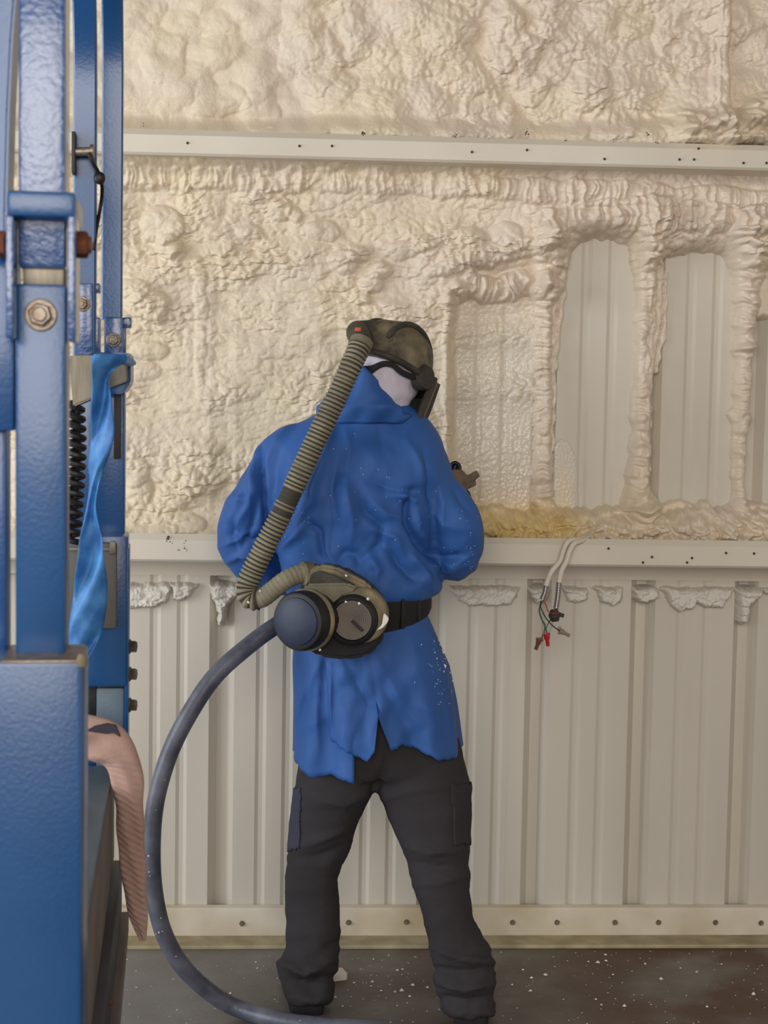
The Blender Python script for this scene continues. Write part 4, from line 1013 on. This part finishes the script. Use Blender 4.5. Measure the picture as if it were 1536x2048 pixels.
# visor pivot and visor
mb = MB(); mb.lathe(H(.088, -.002, -.012), A3@Vector((1, -.15, 0)), [(0, .034), (.012, .034), (.018, .030), (.026, .029), (.030, .022), (.030, .0)], 28); mb.build('visor_pivot', 'helmet_dark', hel)
mb = MB(); mb.lathe(H(-.088, -.002, -.012), A3@Vector((-1, -.15, 0)), [(0, .034), (.012, .034), (.018, .030), (.026, .029), (.030, .022), (.030, .0)], 28); mb.build('visor_pivot', 'helmet_dark', hel)
G = []; TA = math.radians(10)
def vis(t, u, e=0): return H((.106+e)*math.cos(t)*(1+.12*u/.2), (.128+e)*math.sin(t)+.012-.03*(-u)*max(0, .3-math.sin(t)), u)
for i in range(13):
    u = .01-.202*i/12; G.append([vis(TA+(PI-2*TA)*k/40, u) for k in range(41)])
mb = MB(); mb.grid(G); vs = mb.build('visor', 'visor', hel, ang=180); sm = vs.modifiers.new('t', 'SOLIDIFY'); sm.thickness = .002
for s in (0, 1):
    t = TA if s == 0 else PI-TA
    mb = MB(); mb.tube([vis(t, .005, .003), vis(t, -.05, .004), vis(t, -.11, .004), vis(t, -.192, .002)], [.010, .010, .009, .008], 8); mb.build('visor_frame', 'helmet_dark', hel)
    t2 = TA+.34 if s == 0 else PI-TA-.34
    mb = MB(); mb.tube([vis(t2, .005, .006), vis(t2, -.06, .008), vis(t2, -.12, .006), vis(t2, -.192, .004)], [.007]*4, 8); mb.build('visor_frame', 'helmet_dark', hel)
mb = MB(); mb.tube(arc(lambda t: vis(t, -.192, .002), TA, PI-TA), .007, 8); mb.build('visor_frame', 'helmet_dark', hel)
# jaw shroud between pivot and visor edge, dusty side panel
G = [[vis(TA+.34*k/6, .0-.192*i/8, .004+.006*math.sin(PI*k/6)) for k in range(7)] for i in range(9)]
mb = MB(); mb.grid(G); sh = mb.build('visor_side', 'olive', hel, ang=180); sm = sh.modifiers.new('t', 'SOLIDIFY'); sm.thickness = .003
# nape straps
def band(pts, w, th, mname, nm):
    """flat strap along (r,f,u) points, width w along u"""
    R = []
    for (r_, f_, u_, ww) in resample(pts, 6):
        o = Vector((r_, f_, 0)).normalized()*th
        R.append([H(r_+o.x, f_+o.y, u_-ww), H(r_+o.x, f_+o.y, u_+ww), H(r_-o.x*.3, f_-o.y*.3, u_+ww), H(r_-o.x*.3, f_-o.y*.3, u_-ww)])
    mb = MB(); mb.rings(R); return mb.build(nm, mname, hel, ang=40)
band([(.095, -.02, -.025, .006), (.076, -.064, -.030, .006), (.055, -.088, -.022, .006), (.034, -.099, -.028, .007), (.012, -.106, -.050, .011), (-.014, -.106, -.060, .015), (-.038, -.096, -.066, .010), (-.07, -.066, -.06, .006), (-.09, -.02, -.045, .006)], 0, .008, 'strap', 'nape_strap')
# hose port on the back of the helmet and the tab
mb = MB(); mb.tube([H(-.028, -.088, .058), H(-.052, -.116, .040), W(722, 684, -.612)], [.032, .032, .027], 20); mb.build('hose_port', 'helmet_dark', hel)
mb = MB(); q = W(716, 659, -.615); mb.box(q-Vector((.007, .004, .005)), q+Vector((.007, .004, .005)), .002, rz=.2); mb.build('tab', 'orange', hel)
# corrugated breathing hose
hp = [(725, 680, -.615), (716, 700, -.63), (700, 735, -.645), (668, 805, -.655), (630, 885, -.665), (595, 960, -.67), (560, 1035, -.672), (524, 1105, -.672), (503, 1148, -.672), (493, 1176, -.674), (500, 1196, -.678), (522, 1197, -.684), (546, 1180, -.69), (572, 1160, -.69), (600, 1148, -.68), (622, 1146, -.67)]
path = [Vector(W(*q)) for q in resample([(x_, y_, z_) for x_, y_, z_ in hp], 10)]
ds = [0]
for p_, q_ in zip(path[:-1], path[1:]): ds.append(ds[-1]+(q_-p_).length)
tot = ds[-1]; step = .0022; N = int(tot/step); fine = []; rads = []
for k in range(N+1):
    t = k*step; i = np.searchsorted(ds, t); i = min(max(i, 1), len(ds)-1); w_ = (t-ds[i-1])/(ds[i]-ds[i-1]+1e-9); fine.append(path[i-1].lerp(path[i], w_))
    ph = (t/.0105) % 1; cr = .5-.5*math.cos(2*PI*ph); base = .0235
    smooth_zone = (.405 < t < .445) or (.46 < t < .475)
    amp = .0018 if smooth_zone else .0052
    if t > tot-.15: base = .0225; amp = .0012
    rads.append(base+amp*cr)
mb = MB(); mb.tube(fine, rads, 20); bh = mb.build('breathing_hose', 'hose', resp, ang=180); bh.data.materials.append(MAT['hose_dark'])
for fi, pf in enumerate(bh.data.polygons):
    k = fi//20
    if k < len(rads)-1 and .5*(rads[k]+rads[k+1]) < .0255 and k*step < tot-.15: pf.material_index = 1
mb = MB(); mb.tube([fine[2], fine[10]], .0295, 20); mb.build('hose_cuff', 'olive', resp)
mb = MB(); mb.tube([W(606, 1147, -.69), W(622, 1146, -.68)], .029, 20); mb.build('hose_cuff', 'tan', resp)
# belt
R = []
for k in range(73):
    t = 2*PI*k/72; ca, sa = math.cos(t), math.sin(t); px = 726+131*ca
    ycen = np.interp(px, [595, 680, 740, 800, 857], [1222, 1212, 1200, 1198, 1203]) if sa < .2 else 1212
    hh = np.interp(px, [595, 740, 800, 857], [44, 56, 46, 20]) if sa < .2 else 22
    c = W(px, ycen, YB); dep = .134; q = (abs(ca)**2.3+abs(sa)**2.3)**(-1/2.3)
    X = W(726, ycen, YB).x+131/797*ca*q; Yp = YB+dep*sa*q
    o = Vector((ca, sa, 0))
    R.append([Vector((X, Yp, c.z-hh/797))+o*.006, Vector((X, Yp, c.z-hh/1600))+o*.011, Vector((X, Yp, c.z+hh/1600))+o*.011, Vector((X, Yp, c.z+hh/797))+o*.006, Vector((X, Yp, c.z+hh/797))-o*.004, Vector((X, Yp, c.z-hh/797))-o*.004])
mb = MB(); mb.rings(R[:-1], closed=True); mb.build('belt', 'strap', resp, ang=30)
for px, hh in ((797, 44), (828, 30)):
    ca = (px-726)/131; t = -math.acos(ca); sa = math.sin(t); q = (abs(ca)**2.3+abs(sa)**2.3)**(-1/2.3); c = W(px, 1201, YB)
    X = W(726, 1201, YB).x+131/797*ca*q; Yp = YB+.134*sa*q; mb = MB(); mb.box((X-.006, Yp-.016, c.z-hh/820), (X+.006, Yp-.004, c.z+hh/820), .003, rz=math.atan2(ca, -sa)); mb.build('belt_loop', 'black', resp)
# blower unit
YF = -.70
def pr(pts, Y, th, bev, name, m, parent=resp, label=None):
    mb = MB(); mb.prism([W(x_, y_, Y) for x_, y_ in pts], (0, th, 0), bev); return mb.build(name, m, parent, ang=30, label=label)
blo = pr([(606, 1200), (600, 1172), (612, 1140), (640, 1131), (690, 1138), (745, 1170), (775, 1205), (776, 1255), (755, 1290), (690, 1305), (620, 1290)], YF, .085, .012, 'blower_housing', 'helmet_dark')
pr([(614, 1144), (640, 1129), (672, 1134), (735, 1166), (748, 1182), (736, 1187), (690, 1178), (620, 1176)], YF-.026, .05, .008, 'top_cover', 'tan', blo)
pr([(622, 1148), (640, 1141), (670, 1150), (712, 1170), (690, 1172), (618, 1168)], YF-.036, .02, .003, 'top_inset', 'helmet_dark', blo)
pr([(606, 1184), (614, 1168), (694, 1166), (718, 1176), (706, 1188), (686, 1194), (668, 1216), (650, 1216), (638, 1196), (612, 1192)], YF-.048, .05, .006, 'bridge_plate', 'olive', blo)
pr([(612, 1272), (650, 1250), (770, 1250), (772, 1268), (758, 1296), (732, 1315), (690, 1321), (640, 1315), (614, 1298)], YF-.035, .10, .016, 'belt_bag', 'strap', blo)
c1 = W(606, 1241, -.775); a1 = Vector((-.52, -.85, .02)).normalized()
mb = MB(); mb.lathe(c1-a1*.055, a1, [(-.02, .060), (.018, .068), (.022, .066)], 40); mb.build('filter_body', 'black', blo)
mb = MB(); mb.lathe(c1-a1*.026, a1, [(0, .066), (.004, .0745), (.012, .0745), (.016, .068)], 40); mb.build('filter_ring', 'tan', blo)
mb = MB(); mb.lathe(c1-a1*.014, a1, [(0, .066), (.006, .071), (.030, .071), (.040, .066), (.043, .058)], 40); fc = mb.build('filter_rim', 'black', blo)
mb = MB(); mb.lathe(c1+a1*.026, a1, [(0, .058), (.006, .056), (.010, .045), (.013, .02), (.0135, 0)], 40); mb.build('filter_cap', 'navy', blo, label='smooth navy cap')
c2 = W(705, 1240, -.755); a2 = Vector((-.16, -.98, .03)).normalized()
mb = MB(); mb.lathe(c2-a2*.03+Vector((.016, 0, .010)), a2, [(-.02, .066), (.012, .068), (.022, .065), (.026, .060)], 44); mb.build('filter_ring', 'tan', blo)
mb = MB(); mb.lathe(c2-a2*.01, a2, [(-.01, .062), (.012, .061), (.020, .056), (.022, .050), (.012, .046)], 44); mb.build('filter_rim', 'black', blo)
prf = [(0, .047)]
for k in range(9):
    r_ = .046-.0047*k; prf += [(.001, r_), (.0042, r_-.0008), (.0042, r_-.0026), (.001, r_-.0036)]
prf += [(.001, 0)]
mb = MB(); mb.lathe(c2+a2*.006, a2, prf, 44); mb.build('intake_grille', 'grille', blo, ang=30)
mb = MB(); mb.box(Vector((0, -.003, -.003)), Vector((.036, .003, .004)), .001); Rg = a2.to_track_quat('-Y', 'Z').to_matrix()@Matrix.Rotation(math.radians(42), 3, 'Y'); mb.v = [tuple(c2+a2*.0125+Rg@Vector(v)) for v in mb.v]; mb.build('pointer', 'black', blo)
pr([(752, 1262), (764, 1250), (768, 1226), (778, 1236), (776, 1244), (766, 1256)], -.792, .006, .002, 'white_tag', 'foam_white', blo, label='torn white tag')
mb = MB()
for px, py in [(692, 1204), (719, 1207), (736, 1198), (692, 1151), (520, 1182), (497, 1205), (640, 1300)]: blob(mb, W(px, py, -.797 if py > 1190 and px > 600 else -.745), .0035)
mb.build('foam_spatter', 'foam_white', blo, smooth=False, kind='stuff')

# ------------------------------------------------------------------ spray gun and its hose
gun = thing('spray_gun', 'dark spray gun held in the worker\'s gloved right hand', 'spray gun', tuple(W(903, 958, YB+.29)))
g0 = W(903, 956, YB+.28)
mb = MB(); mb.box(g0+Vector((-.02, -.02, -.02)), g0+Vector((.018, .09, .022)), .006); mb.build('gun_body', 'gun', gun)
mb = MB(); mb.lathe(g0+Vector((0, .09, 0)), (0, 1, 0), [(0, .016), (.02, .016), (.03, .009), (.05, .006)], 20); mb.build('nozzle', 'steel', gun)
mb = MB(); mb.tube([g0+Vector((0, 0, -.015)), g0+Vector((0, -.015, -.12))], [.016, .018], 14); mb.build('handle', 'black', gun)
mb = MB(); t0 = W(910, 938, YB+.26); mb.tube([t0+Vector((.013*math.cos(k/20*2*PI), 0, .017*math.sin(k/20*2*PI))) for k in range(21)], .0055, 10, caps=False); mb.build('trigger_guard', 'gun', gun, ang=180)
mb = MB(); mb.tube([g0+Vector((.0, -.01, .01)), W(912, 930, YB+.27)], [.012, .008], 12); mb.build('fitting', 'gun', gun); mb = MB(); mb.tube([W(925, 975, YB+.28), W(936, 988, YB+.27), W(941, 998, YB+.27)], [.008, .007, .004], 10); mb.build('fitting', 'gun', gun)
hz = [W(905, 985, YB+.26), W(880, 1060, YB+.30), W(820, 1140, YB+.30), W(740, 1180, YB+.26), W(650, 1205, YB+.22), W(590, 1228, YB+.08), W(548, 1254, YB-.07), W(500, 1289, YB-.11), W(430, 1352, YB-.15), W(376, 1432, YB-.17), W(338, 1510, YB-.18), W(312, 1600, YB-.19), W(304, 1690, YB-.19), W(308, 1780, YB-.19), W(326, 1862, YB-.18), W(362, 1928, YB-.16), W(414, 1980, YB-.13), W(474, 2016, YB-.105)]
f1 = WF(556, 2040, .021); f2 = WF(640, 2052, .021); f3 = WF(760, 2062, .021); f4 = WF(950, 2090, .021)
hz += [f1, f2, f3, f4, f4+Vector((.5, -.15, 0))]
pth = [Vector(q) for q in smooth_path([tuple(q) for q in hz], 8)]
mb = MB(); mb.tube(pth, .0218, 20); sph = mb.build('spray_hose', 'spray_hose', ang=180)
tag(sph, 'thick grey hose looping from the worker\'s waist down to the floor', 'hose')
mb = MB()
for px, py, r in [(436, 1386, 3.6), (446, 1382, 2), (430, 1388, 3), (297, 1712, 2.4), (298, 1744, 2.0), (300, 1752, 1.6), (318, 1865, 2.6), (312, 1868, 2), (325, 1863, 2), (322, 1836, 2), (352, 1913, 1.8), (330, 1560, 1.4), (312, 1620, 1.2), (390, 1445, 1.4), (371, 1490, 1.2), (480, 2020, 1.5), (600, 2041, 1.4)]:
    bpy.context.view_layer.update(); h = on_surface([sph], px, py)
    if h: blob(mb, h[1], r*.0013, h[2])
mb.build('foam_spatter', 'foam_white', sph, smooth=False, kind='stuff')

# ------------------------------------------------------------------ electrical conduits over the lower girt
ew = thing('electrical_conduit', 'pair of flexible conduits with loose coloured wires hanging over the lower girt', 'conduit', tuple(W(1110, 1090, -.21)))
def flex(pts, r, m, name, label=None, wl=.0045, amp=.0007):
    path = [Vector(q) for q in smooth_path([tuple(W(*q)) for q in pts], 10)]; ds = [0]
    for p_, q_ in zip(path[:-1], path[1:]): ds.append(ds[-1]+(q_-p_).length)
    fine = []; rr = []; t = 0
    while t <= ds[-1]:
        i = min(max(int(np.searchsorted(ds, t)), 1), len(ds)-1); fine.append(path[i-1].lerp(path[i], (t-ds[i-1])/(ds[i]-ds[i-1]+1e-9)))
        rr.append(r+amp*(.5-.5*math.cos(2*PI*t/wl))); t += wl/5
    return MB().tube(fine, rr, 12).build(name, m, ew, ang=180, label=label)
flex([(1176, 1072, -.13), (1158, 1079, -.19), (1138, 1082, -.222), (1128, 1098, -.226), (1120, 1122, -.226), (1104, 1142, -.226), (1096, 1160, -.224), (1092, 1172, -.224)], .0072, 'conduit_paint', 'conduit', amp=.0003)
flex([(1092, 1172, -.224), (1090, 1184, -.224), (1084, 1200, -.224)], .0070, 'conduit_steel', 'conduit_end', 'bare metal end')
flex([(1182, 1070, -.12), (1168, 1080, -.19), (1150, 1086, -.226), (1140, 1100, -.234), (1132, 1124, -.236), (1123, 1142, -.234), (1118, 1165, -.232)], .0072, 'conduit_paint', 'conduit', amp=.0003)
flex([(1118, 1165, -.232), (1116, 1190, -.232), (1112, 1218, -.232)], .0070, 'conduit_steel', 'conduit_end', 'bare metal end')
mb = MB(); c = W(1108, 1228, -.232); mb.lathe(c+Vector((0, 0, .012)), (.1, 0, -1), [(0, .010), (.008, .013), (.012, .0165), (.02, .0165), (.024, .013), (.032, .011)], 20)
mb.tube([c+Vector((.012, 0, 0)), W(1128, 1232, -.235)], [.006, .005], 10); mb.build('connector', 'helmet_dark', ew, ang=40)
def wire(pts, m, r=.0016): return MB().tube(smooth_path([tuple(W(*q)) for q in pts], 6), r, 8).build('wire', m, ew, ang=180)
wire([(1084, 1202, -.226), (1079, 1220, -.228), (1084, 1240, -.23), (1090, 1250, -.23), (1088, 1265, -.23), (1080, 1282, -.23)], 'w_green', .0022)
wire([(1086, 1202, -.226), (1092, 1210, -.232), (1096, 1222, -.238), (1106, 1227, -.248), (1118, 1226, -.250)], 'w_red')
wire([(1082, 1202, -.226), (1082, 1216, -.232), (1092, 1236, -.234), (1106, 1252, -.234), (1120, 1262, -.234)], 'wire_black')
wire([(1083, 1202, -.224), (1078, 1222, -.226), (1086, 1246, -.226), (1094, 1262, -.226), (1095, 1270, -.226)], 'w_pink')
wire([(1102, 1236, -.23), (1096, 1248, -.232), (1092, 1258, -.232), (1094, 1268, -.23)], 'w_green', .0014)
wire([(1108, 1238, -.228), (1102, 1256, -.228), (1098, 1268, -.228)], 'w_white')
def nut(px, py, dx, dz, L, r0_, r1_, m):
    c = W(px, py, -.23); mb = MB(); mb.lathe(c, (dx, 0, dz), [(0, r0_), (L*.35, r0_), (L*.5, r1_), (L, r1_*.95)], 10); mb.box(c+Vector((-.010*abs(dz), -.002, -.010*abs(dx)-.002)), c+Vector((.010*abs(dz), .002, .010*abs(dx)+.002)), .001); mb.build('wire_connector', m, ew, ang=30)
nut(1093, 1268, .15, -1, .034, .0085, .0055, 'nut_red'); nut(1119, 1261, .9, -.45, .032, .0075, .0050, 'nut_grey'); nut(1079, 1279, -.35, -1, .030, .0075, .0055, 'nut_brown')

# ------------------------------------------------------------------ bits on the floor and girts
mb = MB(); rng = random.Random(11)
for px, py, r in [(745, 1963, 3.4), (742, 1972, 2.4), (826, 1969, 4), (803, 1980, 5.5), (790, 1983, 3), (820, 1992, 3), (708, 1965, 2.6), (855, 1974, 3), (762, 1981, 2.6), (747, 1918, 2), (795, 1940, 3), (805, 1938, 2.4), (671, 1994, 3), (685, 2012, 2.4), (461, 1986, 3), (512, 1924, 2.2), (515, 1936, 2), (1091, 1949, 4.2), (1063, 1955, 3.8), (1061, 1981, 3.8), (1024, 1969, 3), (1046, 1939, 3), (1196, 1924, 4.4), (1212, 1921, 3.2), (1211, 1909, 3), (1177, 1923, 2.4), (1290, 1927, 3), (1226, 1949, 2.6), (1322, 1957, 4.5), (1507, 1987, 5.2), (1249, 2011, 4), (1192, 1998, 2.6), (1203, 2009, 2.4), (1414, 2013, 3), (1393, 1944, 2.4), (1443, 1928, 2.4), (1361, 1936, 2.2)]:
    blob(mb, WF(px, py, .002), r*.0014, (0, 0, 1), 7, .7)
for k in range(230):
    px = rng.choice([rng.uniform(240, 560), rng.uniform(690, 880), rng.uniform(1000, 1536), rng.uniform(1000, 1536)]); py = 1902+146*rng.random()**1.2
    blob(mb, WF(px, py, .001), rng.uniform(.6, 1.8)*.0014, (0, 0, 1), 5, .5)
fb = mb.build('foam_bits', 'foam_white', smooth=False, kind='stuff'); tag(fb, 'white foam crumbs scattered over the dark concrete floor', 'foam crumbs')
c = WF(676, 1958); mb = MB(); mb.box((c.x-.028, c.y-.02, 0), (c.x+.02, c.y+.025, .022), .005, rz=.3, seg=3); fs = mb.build('foam_scrap', 'conduit_paint', ang=30)
tag(fs, 'pale foam offcut lying on the floor behind the left trouser leg', 'foam scrap')
mb = MB()
for px, py, r in [(1133, 285, 5), (1052, 266, 6), (1050, 258, 3), (908, 272, 4), (912, 268, 3), (729, 268, 5), (1292, 268, 4), (1315, 287, 3.5), (1470, 291, 3), (975, 275, 2.5), (1224, 281, 2.5), (1340, 288, 2), (283, 250, 2.5)]:
    for k in range(4): blob(mb, W(px+rng.uniform(-5, 5), py+rng.uniform(-4, 4), -.192), r*rng.uniform(.25, .6)*.0014, (0, -1, .3), 5)
mb.build('dirt_crumbs', 'dirt', gu, smooth=False, kind='stuff')
mb = MB()
for px, py, r in [(338, 1076, 4), (342, 1085, 2), (356, 1099, 1.6), (367, 1096, 1.6), (371, 1084, 1.6), (371, 1100, 1.6), (334, 1080, 2.4)]:
    for k in range(3): blob(mb, W(px+rng.uniform(-3, 3), py+rng.uniform(-3, 3), -.2035), r*rng.uniform(.4, .8)*.0014, (0, -1, .1), 5)
mb.build('dirt_crumbs', 'dirt', gl, smooth=False, kind='stuff')
